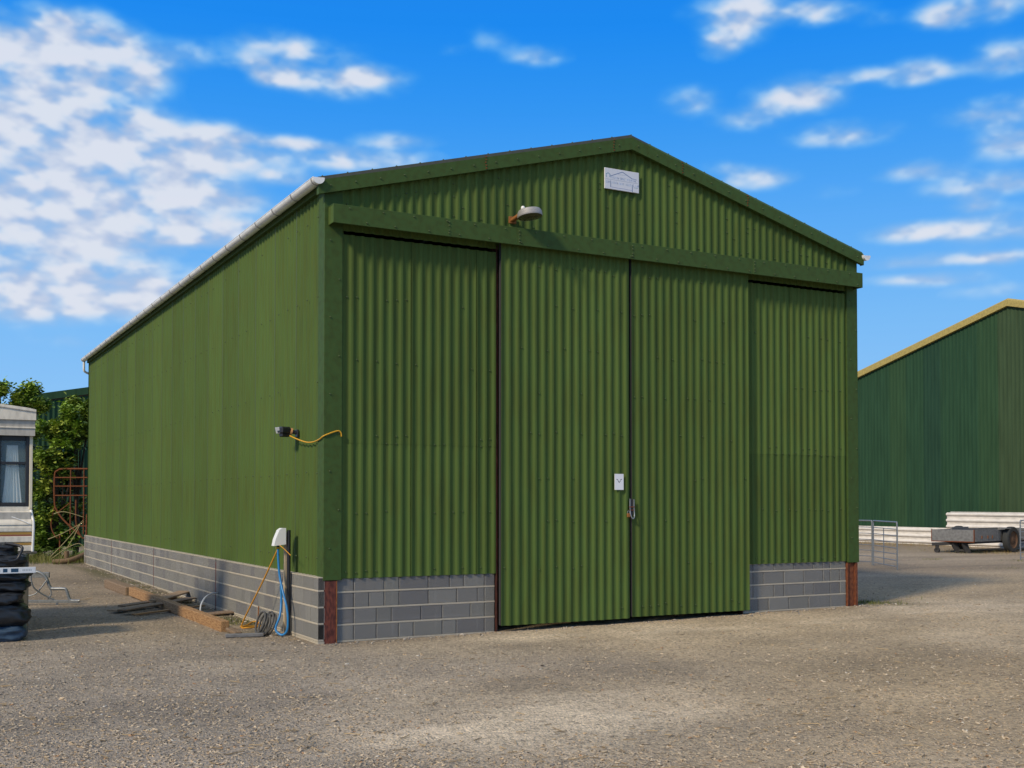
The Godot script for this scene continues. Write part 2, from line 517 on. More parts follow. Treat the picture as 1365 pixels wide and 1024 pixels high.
	var gravel_tex := ntex(12, 0.075, [[0.0, Color(0.66, 0.65, 0.64)], [0.2, Color(0.8, 0.79, 0.77)], [0.55, Color(0.88, 0.86, 0.84)], [0.85, Color(0.94, 0.92, 0.9)], [1.0, Color(1, 0.98, 0.94)]], 1024, FastNoiseLite.TYPE_CELLULAR, 1)
	var gravel_h := ntex(13, 0.06, [[0.0, G(0)], [1.0, G(1)]], 1024, FastNoiseLite.TYPE_SIMPLEX, 5)
	var gm := mat(Color.WHITE, 0.97, 0.0, gravel_tex, Vector3(0.43, 0.43, 0.43), gravel_h, 2.4)
	gm.vertex_color_use_as_albedo = true
	M.ground = gm

# ---------------------------------------------------------------- ground
func steps(lo: float, hi: float, fine: float, far: float) -> Array:
	var a := []
	var x := lo
	while x < hi:
		a.append(x)
		x += fine
	a.append(hi)
	var d := fine
	var y := hi
	while y < far:
		d *= 1.35
		y += d
		a.append(y)
	d = fine
	y = lo
	while y > -far:
		d *= 1.35
		y -= d
		a.push_front(y)
	return a

func ground() -> void:
	var xs := steps(-7.0, 14.0, 0.16, 700.0)
	var zs := steps(-12.0, 9.5, 0.16, 700.0)
	var pos := PackedVector3Array()
	var nor := PackedVector3Array()
	var col := PackedColorArray()
	var idx := PackedInt32Array()
	for z in zs:
		for x in xs:
			var y := gh(x, z) if absf(x) < 80 and absf(z) < 80 else 0.0
			pos.append(Vector3(x, y, z))
			var e := 0.15
			nor.append(Vector3(gh(x - e, z) - gh(x + e, z), 2 * e, gh(x, z - e) - gh(x, z + e)).normalized())
			var d := dust(x, z)
			var warm := smoothstep(-3.0, 5.0, x + gn.get_noise_2d(x, z) * 4.0) * smoothstep(-14.0, -2.0, z)
			var c := Color(0.42, 0.368, 0.3).lerp(Color(0.50, 0.395, 0.25), warm)
			c = c.lerp(Color(0.38, 0.305, 0.22), smoothstep(-2.0, -8.0, z) * 0.7)
			c = c.lerp(Color(0.86, 0.73, 0.54), d)
			var n := gn.get_noise_2d(x * 5.0 + 9.0, z * 5.0)
			var n2 := gn.get_noise_2d(x * 1.3, z * 2.6 + 70.0)
			c = c * (1.0 + 0.26 * n + 0.3 * n2)
			# moss and thin grass at the foot of the walls, straw by the far sheeting
			var g := 0.0
			g = maxf(g, 0.8 * exp(-pow((x + 0.35) / 0.35, 2.0)) * smoothstep(-1.0, -3.0, z) * smoothstep(-23.0, -20.0, z))
			g = maxf(g, 0.9 * exp(-pow((x - 10.6) / 0.7, 2.0) - pow((z + 0.3) / 0.6, 2.0)))
			g = maxf(g, 0.9 * exp(-pow((x - 0.0) / 2.6, 2.0) - pow((z + 24.0) / 2.2, 2.0)))
			g *= smoothstep(-0.25, 0.35, gn.get_noise_2d(x * 11.0, z * 11.0 + 33.0) + 0.1)
			c = c.lerp(Color(0.12, 0.125, 0.035), clampf(g, 0, 0.85))
			var s := smoothstep(33.0, 35.0, x) * smoothstep(0.0, -10.0, z)
			c = c.lerp(Color(0.3, 0.19, 0.075), s * 0.8 * smoothstep(-0.4, 0.3, gn.get_noise_2d(x * 4.0, z * 4.0)))
			c.a = 1.0
			col.append(c)
	var nx := xs.size()
	for j in zs.size() - 1:
		for i in nx - 1:
			var a := j * nx + i
			for q in [a, a + 1, a + nx + 1, a, a + nx + 1, a + nx]:
				idx.append(q)
	var arr := []
	arr.resize(Mesh.ARRAY_MAX)
	arr[Mesh.ARRAY_VERTEX] = pos
	arr[Mesh.ARRAY_NORMAL] = nor
	arr[Mesh.ARRAY_COLOR] = col
	arr[Mesh.ARRAY_INDEX] = idx
	var me := ArrayMesh.new()
	me.add_surface_from_arrays(Mesh.PRIMITIVE_TRIANGLES, arr)
	var o := obj("ground", me, M.ground)
	o.set_meta("kind", "structure")
	tag(o, "grey and beige gravel yard with pale dusty patches", "ground")

func pebble(s: int) -> ArrayMesh:
	var r := RandomNumberGenerator.new()
	r.seed = s
	var st := ST()
	var t := (1.0 + sqrt(5.0)) / 2.0
	var v := []
	for a in [-1, 1]:
		for b in [-1, 1]:
			v.append(Vector3(0, a, b * t)); v.append(Vector3(a, b * t, 0)); v.append(Vector3(b * t, 0, a))
	for i in v.size():
		v[i] = v[i].normalized() * r.randf_range(0.36, 0.6) * Vector3(1.0, 0.6, 0.8)
	for i in v.size():
		for j in range(i + 1, v.size()):
			for k in range(j + 1, v.size()):
				var u: Array = [v[i].normalized(), v[j].normalized(), v[k].normalized()]
				if u[0].dot(u[1]) > 0.05 and u[1].dot(u[2]) > 0.05 and u[0].dot(u[2]) > 0.05:
					var c: Vector3 = v[i] + v[j] + v[k]
					if c.length() > 0.6:
						poly(st, [v[i], v[j], v[k]], c)
	return st.commit()

func gravel() -> void:
	var r := RandomNumberGenerator.new()
	r.seed = 99
	var sets := [[], [], []]
	var cols := [[], [], []]
	var tones := [Color(0.31, 0.275, 0.225), Color(0.36, 0.305, 0.235), Color(0.25, 0.22, 0.185), Color(0.4, 0.35, 0.28), Color(0.34, 0.27, 0.19), Color(0.24, 0.215, 0.185), Color(0.3, 0.265, 0.22)]
	var made := 0
	while made < 90000:
		# more of them towards the front of the yard, where each is large enough to be seen
		var dep := 6.5 / (1.0 - r.randf() * 0.86)
		var lat := r.randf_range(-0.52, 0.52) * dep
		var p := Vector2(-5.087, 14.758) + Vector2(0.477, -0.879) * dep + Vector2(0.879, 0.477) * lat
		made += 1
		if p.x > -0.1 and p.x < W + 0.1 and p.y < 0.02 and p.y > -LEN - 0.2:
			continue
		if p.x > 33.0:
			continue
		var d := dust(p.x, p.y)
		if r.randf() < d * 1.25 or (p.x > 0.0 and r.randf() < 0.42):
			continue
		var size := 0.01 + 0.03 * pow(r.randf(), 3.5)
		if r.randf() < 0.012:
			size *= 1.7
		var k := r.randi() % 3
		var b := Basis.from_euler(Vector3(r.randf_range(-0.5, 0.5), r.randf() * TAU, r.randf_range(-0.5, 0.5))).scaled_local(Vector3(size * r.randf_range(0.8, 1.7), size * r.randf_range(0.6, 1.0), size))
		sets[k].append(Transform3D(b, on(p.x, p.y, size * 0.12)))
		var c: Color = tones[r.randi() % tones.size()] * r.randf_range(1.0, 1.45) * Color(1.06, 1.0, 0.9)
		if r.randf() < 0.01:
			c = Color(0.6, 0.56, 0.48)
		if r.randf() < 0.015:
			c = Color(0.4, 0.24, 0.13)
		c.a = 1.0
		cols[k].append(c)
	# chips and crumbs fallen along the foot of the walls
	for i in 900:
		var p := Vector2(r.randf_range(0.0, W + 1.0), 0.02 + absf(r.randfn()) * 0.14)
		if i % 2 == 0:
			p = Vector2(-0.1 - absf(r.randfn()) * 0.16, -r.randf_range(0.0, LEN))
		if p.x > 2.7 and p.x < 7.3 and p.y < 0.13 and p.y > 0:
			continue
		var size := 0.014 + 0.04 * pow(r.randf(), 2.5)
		sets[i % 3].append(Transform3D(Basis.from_euler(Vector3(r.randf(), r.randf() * TAU, 0)).scaled_local(Vector3(size * 1.3, size, size)), on(p.x, p.y, size * 0.2)))
		var cc: Color = tones[r.randi() % tones.size()] * r.randf_range(0.9, 1.5)
		cc.a = 1.0
		cols[i % 3].append(cc)
	for k in 3:
		var o := scatter("gravel_stones", pebble(20 + k), M.stone, sets[k], cols[k])
		tag(o, "loose grey and buff stones strewn over the whole yard", "gravel")
	# twigs and straw litter
	var xf := []
	var tc := []
	for i in 500:
		var dep := 7.0 / (1.0 - r.randf() * 0.7)
		var lat := r.randf_range(-0.5, 0.5) * dep
		var p := Vector2(-5.087, 14.758) + Vector2(0.477, -0.879) * dep + Vector2(0.879, 0.477) * lat
		if p.x > -0.1 and p.x < W + 0.1 and p.y < 0.1:
			continue
		var l := r.randf_range(0.03, 0.16)
		xf.append(Transform3D(Basis.from_euler(Vector3(0, r.randf() * TAU, r.randf_range(-0.1, 0.1))).scaled_local(Vector3(l, 0.006, 0.007)), on(p.x, p.y, 0.012)))
		var c := Color(0.34, 0.25, 0.14) * r.randf_range(0.6, 1.3)
		c.a = 1
		tc.append(c)
	var bm := BoxMesh.new()
	tag(scatter("straw_litter", bm, M.stone, xf, tc), "thin brown straw and twigs littering the gravel", "litter")

# ---------------------------------------------------------------- the barn
func roof_y(x: float) -> float:
	return TOP - SLOPE * absf(x - RIDGE)

func block_mesh(cache: Dictionary, l: float, h: float) -> Mesh:
	var key := "%.3f_%.3f" % [l, h]
	if not cache.has(key):
		var st := ST()
		cbox(st, Vector3(l, h, 0.1), 0.007)
		cache[key] = st.commit()
	return cache[key]

# courses of concrete blocks; along: local x, face towards local +z
func block_run(parent: Node3D, cache: Dictionary, x0: float, x1: float, y0: float, ytop: float, xf: Transform3D, fixed: Array) -> void:
	var bed := ST()
	var back := ST()
	cbox(back, Vector3(x1 - x0 - 0.004, ytop - y0 + 0.2, 0.08), 0.0, xf * Transform3D(Basis(), Vector3((x0 + x1) / 2, (ytop + y0 - 0.2) / 2, -0.0465)))
	var c := 0
	while y0 + c * 0.2245 < ytop - 0.06:
		var lo := y0 + c * 0.2245 + 0.012
		var hi := minf(y0 + (c + 1) * 0.2245 - 0.010, ytop - 0.012)
		var h := hi - lo
		cbox(bed, Vector3(x1 - x0, 0.026, 0.09), 0.004, xf * Transform3D(Basis(), Vector3((x0 + x1) / 2, y0 + c * 0.2245 + 0.001, -0.041)))
		var x := x0
		var joints: Array = fixed.duplicate()
		var first := true
		while x < x1 - 0.02:
			var l: float = [0.44, 0.44, 0.44, 0.215, 0.325, 0.215][rng.randi() % 6]
			if first and c % 2 == 1:
				l = 0.215
			first = false
			for j in joints:
				if x < j - 0.02 and x + l > j - 0.09:
					l = j - x - 0.009
			if x + l > x1 - 0.1:
				l = x1 - x - 0.002
			l = snappedf(l, 0.001)
			var m: Material = M["block%d" % (rng.randi() % 5)]
			var at := xf * Vector3(x + l / 2, (lo + hi) / 2, -0.05 + rng.randf_range(-0.0025, 0.0025))
			piece("block", block_mesh(cache, l, snappedf(h, 0.001)), m, parent, at, xf.basis)
			x += l + 0.011
		c += 1
	# the pale ledge on top and the pale line at the foot of the wall
	cbox(bed, Vector3(x1 - x0, 0.016, 0.11), 0.004, xf * Transform3D(Basis(), Vector3((x0 + x1) / 2, ytop - 0.004, -0.054)))
	cbox(bed, Vector3(x1 - x0, 0.2, 0.09), 0.003, xf * Transform3D(Basis(), Vector3((x0 + x1) / 2, y0 - 0.115, -0.05)))
	obj("bed_mortar", bed, M.mortar, parent)
	obj("wall_core", back, M.perp, parent)

func screws(parent: Node3D, spots: Array, out: Vector3, called := "fixing_screws", m: Material = null) -> void:
	var cm := CylinderMesh.new()
	cm.top_radius = 0.009; cm.bottom_radius = 0.013; cm.height = 0.016; cm.radial_segments = 6; cm.rings = 0
	var up := out.normalized()
	var s := up.cross(Vector3(0.3, 0.8, 0.51)).normalized()
	var b := Basis(s, up, s.cross(up))
	var xf := []
	for p in spots:
		xf.append(Transform3D(b, p))
	scatter(called, cm, m if m else M.screw, xf, [], parent)

func barn() -> void:
	var t := thing("barn", "large green profiled steel barn with gable front and grey block base", "barn")
	var cache := {}
	var soft := func(x: float) -> float: return roof_y(x) - 0.16
	# ---- gable front: sheets above the door track
	var p := 0.149
	var front := Transform3D(Basis(), Vector3(0, 0, -0.03))
	var w7 := p * 7.0
	var k := 0
	while 0.24 + k * w7 < W - 0.24:
		var a := 0.24 + k * w7
		var st := ST()
		corr(st, a, minf(a + w7 + 0.02, W - 0.24), 5.7, soft, Transform3D(Basis(), Vector3(0, 0, -0.03 + 0.0015 * (k % 2))), p, 0.0245, 0.015)
		obj("gable_sheet", st, M["green%d" % [0, 2, 1, 0, 1, 2, 0, 1, 0, 2][k % 10]], t)
		k += 1
	# ---- fixed panels either side of the doorway, in two lapped tiers
	var spots := []
	for span in [[0.24, 2.665, 0.883], [7.345, W - 0.24, 0.888]]:
		for tier in 2:
			var x: float = span[0]
			while x < span[1] - 0.05:
				var e := minf(x + w7 + 0.02, span[1])
				var st := ST()
				var lap := 2.81
				corr(st, x, e, span[2] if tier == 0 else lap - 0.06, lap + 0.06 if tier == 0 else 5.65, Transform3D(Basis(), Vector3(0, 0, -0.03 + tier * 0.004)), p, 0.0245, 0.015)
				obj("wall_sheet", st, M["green%d" % ((int(x * 3) + tier) % 3)], t)
				x += w7
		for y in [0.97, 1.8, 2.76, 2.87, 3.9, 4.8]:
			var x2: float = span[0] + 0.1
			while x2 < span[1]:
				if rng.randf() < 0.4:
					spots.append(Vector3(0.015 + (floorf(x2 / p) + 0.12) * p, y + rng.randf_range(-0.02, 0.02), -0.024 + (0.006 if y > 2.8 else 0.0)))
				x2 += p
	for i in 46:
		var sx := rng.randf_range(0.3, W - 0.3)
		sx = 0.015 + (floorf(sx / p) + 0.12) * p
		spots.append(Vector3(sx, rng.randf_range(6.05, maxf(6.1, roof_y(sx) - 0.35)), -0.024))
	# ---- corner flashings
	for s in [0, 1]:
		var st := ST()
		if s == 0:
			box(st, Vector3(-0.006, 0.866, -0.25), Vector3(0.257, 6.36, 0.012), 0.004)
			box(st, Vector3(0.2575, 0.866, -0.02), Vector3(0.272, 5.8, 0.003), 0.003)
		else:
			box(st, Vector3(W - 0.25, 0.862, -0.25), Vector3(W + 0.006, 6.36, 0.012), 0.004)
		obj("corner_flashing", st, M.trim, t)
		var x0 := 0.05 if s == 0 else W - 0.2
		for i in 9:
			spots.append(Vector3(x0 + 0.03 + 0.13 * (i % 2), 1.3 + i * 0.53, 0.018))
	screws(t, spots, Vector3(0, 0, 1))
	# ---- left side wall, one metre sheets from the back to the front
	var left := Transform3D(Basis(Vector3(0, 0, 1), Vector3.UP, Vector3(-1, 0, 0)), Vector3(0.03, 0, -LEN))
	var sw := 1.0745
	var n := 0
	var z := LEN - 0.2
	while z > 0.05:
		var a := maxf(0.0, z - sw)
		var st := ST()
		corr(st, a + 0.013, z - 0.013, 0.862, 6.30, left, 0.1535, 0.02, 0.02)
		obj("side_sheet", st, M["green%d" % [1, 0, 2, 0, 1, 2, 1, 0][n % 8]], t)
		if n > 0:
			obj("sheet_seam", boxm(Vector3(0.004, 0.864, z - LEN - 0.012), Vector3(0.034, 6.3, z - LEN + 0.012), 0.003), M.seam, t)
		n += 1
		z -= sw
	var ss := []
	for y in [1.15, 2.35, 3.6, 4.8, 5.9]:
		var zz := 0.25
		while zz < LEN:
			if rng.randf() < 0.75:
				ss.append(Vector3(-0.012, y + rng.randf_range(-0.015, 0.015), -zz))
			zz += 0.46
	screws(t, ss, Vector3(-1, 0, 0))
	# ---- right side and back wall
	var st2 := ST()
	var right := Transform3D(Basis(Vector3(0, 0, -1), Vector3.UP, Vector3(1, 0, 0)), Vector3(W - 0.03, 0, 0))
	corr(st2, 0.2, LEN, 0.862, 6.3, right, 0.1535, 0.03)
	obj("side_wall_sheeting", st2, M.green0, t)
	st2 = ST()
	var rear := Transform3D(Basis(Vector3(-1, 0, 0), Vector3.UP, Vector3(0, 0, -1)), Vector3(W, 0, -LEN + 0.03))
	corr(st2, 0.0, W, 0.862, func(x: float) -> float: return roof_y(W - x) - 0.16, rear, 0.1535, 0.03)
	obj("rear_wall_sheeting", st2, M.green0, t)
	# ---- block plinths
	var pl := Node3D.new()
	pl.name = "block_plinth"
	t.add_child(pl)
	block_run(pl, cache, 0.2, 2.655, 0.02, 0.90, Transform3D(Basis(), Vector3(0, 0, -0.035)), [0.457, 2.49])
	block_run(pl, cache, 7.35, 9.69, 0.085, 0.895, Transform3D(Basis(), Vector3(0, 0, -0.035)), [9.32])
	var posts := [1.9, 5.64, 11.29, 17.0, 21.8]
	var from := 0.0
	for q in [5.64, 11.29, 17.0, 21.8]:
		block_run(pl, cache, LEN - q + 0.035, LEN - from - 0.035 * float(from > 0), 0.052, 0.908, Transform3D(Basis(Vector3(0, 0, 1), Vector3.UP, Vector3(-1, 0, 0)), Vector3(-0.075, 0, -LEN)), [])
		var ps := boxm(Vector3(-0.073, -0.1, -q - 0.033), Vector3(0.02, 0.86, -q + 0.033), 0.003)
		obj("steel_column", ps, M.red_steel, t)
		from = q
	block_run(pl, cache, 0.0, LEN - 21.8 - 0.035, 0.052, 0.908, Transform3D(Basis(Vector3(0, 0, 1), Vector3.UP, Vector3(-1, 0, 0)), Vector3(-0.075, 0, -LEN)), [])
	var rb := ST()
	box(rb, Vector3(W - 0.02, -0.2, -LEN), Vector3(W + 0.06, 0.9, -0.25), 0.003)
	box(rb, Vector3(0, -0.2, -LEN - 0.03), Vector3(W - 0.021, 0.9, -LEN + 0.03), 0.003)
	obj("rear_plinth", rb, M.block2, t)
	# ---- corner posts under the flashing
	var cp := ST()
	box(cp, Vector3(0.02, -0.1, -0.2), Vector3(0.188, 0.862, 0.0), 0.004)
	obj("corner_post", cp, M.red_steel, t)
	cp = ST()
	box(cp, Vector3(0.1885, -0.1, -0.04), Vector3(0.2, 0.862, 0.006), 0.003)
	obj("post_flange", cp, M.edge_rust, t)
	cp = ST()
	box(cp, Vector3(9.70, -0.1, -0.16), Vector3(9.90, 0.858, -0.03), 0.004)
	box(cp, Vector3(9.692, -0.1, -0.2), Vector3(9.72, 0.858, 0.0), 0.004)
	box(cp, Vector3(9.885, -0.1, -0.2), Vector3(9.945, 0.858, 0.0), 0.004)
	obj("corner_post", cp, M.rust_steel, t)
	# ---- steel jambs of the doorway
	for x in [2.667, 7.31]:
		obj("door_jamb", boxm(Vector3(x, -0.05, -0.22), Vector3(x + 0.024, 5.75, -0.012), 0.003), M.jamb_steel, t)
	# ---- sliding doors
	for s in 2:
		var d0: float = [2.69, 5.017][s]
		var d1: float = [4.981, 7.38][s]
		var yb: float = [0.118, 0.135][s]
		var dn := Node3D.new()
		dn.name = "sliding_door"
		t.add_child(dn, true)
		var seg: float = (d1 - d0) / 2.0
		for i in 2:
			var st := ST()
			var a := d0 + i * seg
			corr(st, a, minf(a + seg + 0.02 * float(i == 0), d1), yb, 5.83, Transform3D(Basis(), Vector3(0, 0, 0.078 + 0.0015 * i)), p, 0.0245, d0 + 0.05)
			obj("door_sheet", st, M["green%d" % [0, 2, 1, 0][s * 2 + i]], dn)
		var fr := ST()
		for y in [yb + 0.06, 1.5, 2.9, 4.3, 5.7]:
			box(fr, Vector3(d0 + 0.01, y - 0.03, 0.03), Vector3(d1 - 0.01, y + 0.03, 0.074), 0.003)
		for x in [d0 + 0.02, d1 - 0.02]:
			box(fr, Vector3(x - 0.018, yb + 0.005, 0.025), Vector3(x + 0.018, 5.8, 0.076), 0.003)
		obj("door_frame", fr, M.trailer_dark, dn)
		var ds := []
		for y in [0.3, 0.95, 1.66, 2.3, 2.98, 3.6, 4.25, 4.9, 5.5]:
			var x := d0 + 0.06
			while x < d1:
				if rng.randf() < 0.28:
					ds.append(Vector3(x, y + rng.randf_range(-0.03, 0.03), 0.086))
				x += p
		screws(dn, ds, Vector3(0, 0, 1))
	obj("door_threshold", boxm(Vector3(2.7, -0.12, -0.1), Vector3(7.3, 0.02, 0.06), 0.004), M.perp, t)
	# ---- box over the sliding track
	var seams := [0.048, 2.908, 4.932, 7.398, 9.904]
	for i in 4:
		var st := ST()
		var pr := 0.002 * (i % 2)
		box(st, Vector3(seams[i] + 0.001, 5.741, 0.190), Vector3(seams[i + 1] - 0.001, 6.001, 0.213 + pr), 0.004)
		box(st, Vector3(seams[i] + 0.001, 5.986, 0.013), Vector3(seams[i + 1] - 0.001, 6.003, 0.1895), 0.003)
		obj("track_cover", st, M.trim, t)
	for x in [0.0475, 9.889]:
		obj("track_cover_end", boxm(Vector3(x, 5.742, 0.0135), Vector3(x + 0.016, 5.985, 0.189), 0.003), M.green1, t)
	obj("door_track", boxm(Vector3(0.07, 5.80, 0.03), Vector3(9.88, 5.87, 0.12), 0.004), M.trailer_dark, t)
	var bs := []
	for i in 40:
		var x := 0.25 + i * 0.245 + rng.randf_range(-0.04, 0.04)
		bs.append(Vector3(x, 5.785 if i % 2 else 5.96, 0.22))
	for q in [2.908, 4.932, 7.398, 1.756]:
		for y in [5.79, 5.83, 5.9, 5.95]:
			bs.append(Vector3(q + 0.03, y, 0.221))
	screws(t, bs, Vector3(0, 0, 1))
	# ---- roof
	for s in [-1.0, 1.0]:
		var st := ST()
		var run := 5.105
		var c := 1.0 / sqrt(1.0 + SLOPE * SLOPE)
		var down := Vector3(s * c, -SLOPE * c, 0)
		var up := Vector3(s * SLOPE * c, c, 0)
		var along := down.cross(up)
		var o := Vector3(RIDGE, TOP - 0.075, 0.05 if along.z < 0 else -LEN - 0.05)
		corr(st, 0.0, LEN + 0.1, 0.0, run / c * 0.997, Transform3D(Basis(along, down, up), o), 0.1535, 0.03)
		obj("roof_sheeting", st, M.roof, t)
	# ---- barge boards in lengths, and their dark capping
	var lens := [[-0.117, 2.445], [2.447, RIDGE - 0.35], [RIDGE - 0.348, RIDGE + 0.3], [RIDGE + 0.302, 6.035], [6.037, 7.395], [7.397, 10.06]]
	for i in lens.size():
		var st := ST()
		var sp: Array = [lens[i][0], RIDGE, lens[i][1]] if lens[i][0] < RIDGE and lens[i][1] > RIDGE else [lens[i][0], lens[i][1]]
		var zf := 0.09 + 0.003 * (i % 2)
		for q in sp.size() - 1:
			var a: float = sp[q]
			var b: float = sp[q + 1]
			var ya := roof_y(a)
			var yb := roof_y(b)
			var bt := 0.245
			var tp := 0.055
			poly(st, [Vector3(a, ya - bt, zf), Vector3(b, yb - bt, zf), Vector3(b, yb - tp, zf), Vector3(a, ya - tp, zf)], Vector3(0, 0, 1))
			poly(st, [Vector3(a, ya - bt, zf), Vector3(b, yb - bt, zf), Vector3(b, yb - bt, 0.03), Vector3(a, ya - bt, 0.03)], Vector3(0, -1, 0))
		for e in [sp[0], sp[sp.size() - 1]]:
			poly(st, [Vector3(e, roof_y(e) - 0.245, zf), Vector3(e, roof_y(e) - 0.055, zf), Vector3(e, roof_y(e) - 0.055, 0.0), Vector3(e, roof_y(e) - 0.245, 0.0)], Vector3(-1 if e < RIDGE else 1, 0, 0))
		obj("barge_board", st, M.trim, t)
		st = ST()
		for q in sp.size() - 1:
			var a: float = sp[q]
			var b: float = sp[q + 1]
			var ya := roof_y(a)
			var yb := roof_y(b)
			poly(st, [Vector3(a, ya - 0.056, zf - 0.002), Vector3(b, yb - 0.056, zf - 0.002), Vector3(b, yb, 0.045), Vector3(a, ya, 0.045)], Vector3(0, 0.4, 1))
			poly(st, [Vector3(a, ya, 0.045), Vector3(b, yb, 0.045), Vector3(b, yb, -0.22), Vector3(a, ya, -0.22)], Vector3(0, 1, 0))
		obj("verge_capping", st, M.cap if i < 3 else M.trim, t)
	var vs := []
	for i in 28:
		var x := -0.05 + i * 0.365
		vs.append(Vector3(x, roof_y(x) + 0.002, 0.04))
		vs.append(Vector3(x + 0.1, roof_y(x + 0.1) - 0.15, 0.097))
	screws(t, vs, Vector3(0, 0.3, 1))
	var rs := []
	for x in [2.446, 4.7, 6.036, 7.396]:
		for i in 5:
			rs.append(Vector3(x + rng.randf_range(-0.012, 0.012), roof_y(x) - 0.05 - i * 0.042, 0.095))
	screws(t, rs, Vector3(0, 0, 1), "rusty_rivets", M.rust_steel)
	# ---- eaves trim, gutter and brackets on the left
	obj("eaves_trim", boxm(Vector3(-0.045, 6.225, -LEN), Vector3(0.03, 6.36, 0.0), 0.004), M.trim, t)
	obj("eaves_trim", boxm(Vector3(W - 0.03, 6.225, -LEN), Vector3(W + 0.045, 6.36, 0.0), 0.004), M.trim, t)
	for s in [0, 1]:
		var gx := -0.135 if s == 0 else W + 0.125
		var gy := 6.345
		var st := ST()
		var z0 := 0.14
		var seg := 12
		for layer in 2:
			var r := 0.08 if layer == 0 else 0.073
			for i in seg:
				var a := PI + PI * i / seg
				var b := PI + PI * (i + 1) / seg
				var na := Vector3(cos(a), sin(a), 0)
				var nb := Vector3(cos(b), sin(b), 0)
				var c := Vector3(gx, gy, z0)
				var d := Vector3(gx, gy, -LEN - 0.08)
				var sg := 1.0 if layer == 0 else -1.0
				quads(st, c + na * r, c + nb * r, d + nb * r, d + na * r, na * sg, nb * sg, nb * sg, na * sg)
		for sd in [-1, 1]:
			box(st, Vector3(gx + sd * 0.078 - 0.006, gy - 0.004, -LEN - 0.08), Vector3(gx + sd * 0.078 + 0.006, gy + 0.008, z0), 0.003)
		var cap := [Vector3(gx + 0.08, gy + 0.01, z0 + 0.002)]
		for i in seg + 1:
			var a := TAU - PI * i / seg
			cap.append(Vector3(gx + cos(a) * 0.084, gy + sin(a) * 0.084, z0 + 0.002))
		poly(st, cap, Vector3(0, 0, 1))
		obj("gutter", st, M.white_pvc, t)
		var zb := 0.05
		while zb > -LEN:
			var br := ST()
			for i in 12:
				var a := PI + PI * i / 12.0
				var b := PI + PI * (i + 1) / 12.0
				bar(br, Vector3(gx + cos(a) * 0.085, gy + sin(a) * 0.085, zb), Vector3(gx + cos(b) * 0.085, gy + sin(b) * 0.085, zb), 0.028, 0.006, 0.0)
			if s == 0:
				box(br, Vector3(gx + 0.068, gy - 0.02, zb - 0.014), Vector3(-0.044, gy + 0.015, zb + 0.014), 0.002)
				obj("gutter_bracket", br, M.grey_pvc, t)
			zb -= 0.92
	var dp := ST()
	tube(dp, curve([Vector3(-0.125, 6.28, -LEN - 0.03), Vector3(-0.125, 6.08, -LEN - 0.03), Vector3(-0.1, 5.97, -LEN - 0.05), Vector3(0.08, 5.88, -LEN - 0.12), Vector3(0.1, 5.7, -LEN - 0.12), Vector3(0.1, 0.1, -LEN - 0.12)], 4), 0.035, 0.035, 10)
	obj("downpipe", dp, M.white_pvc, t)

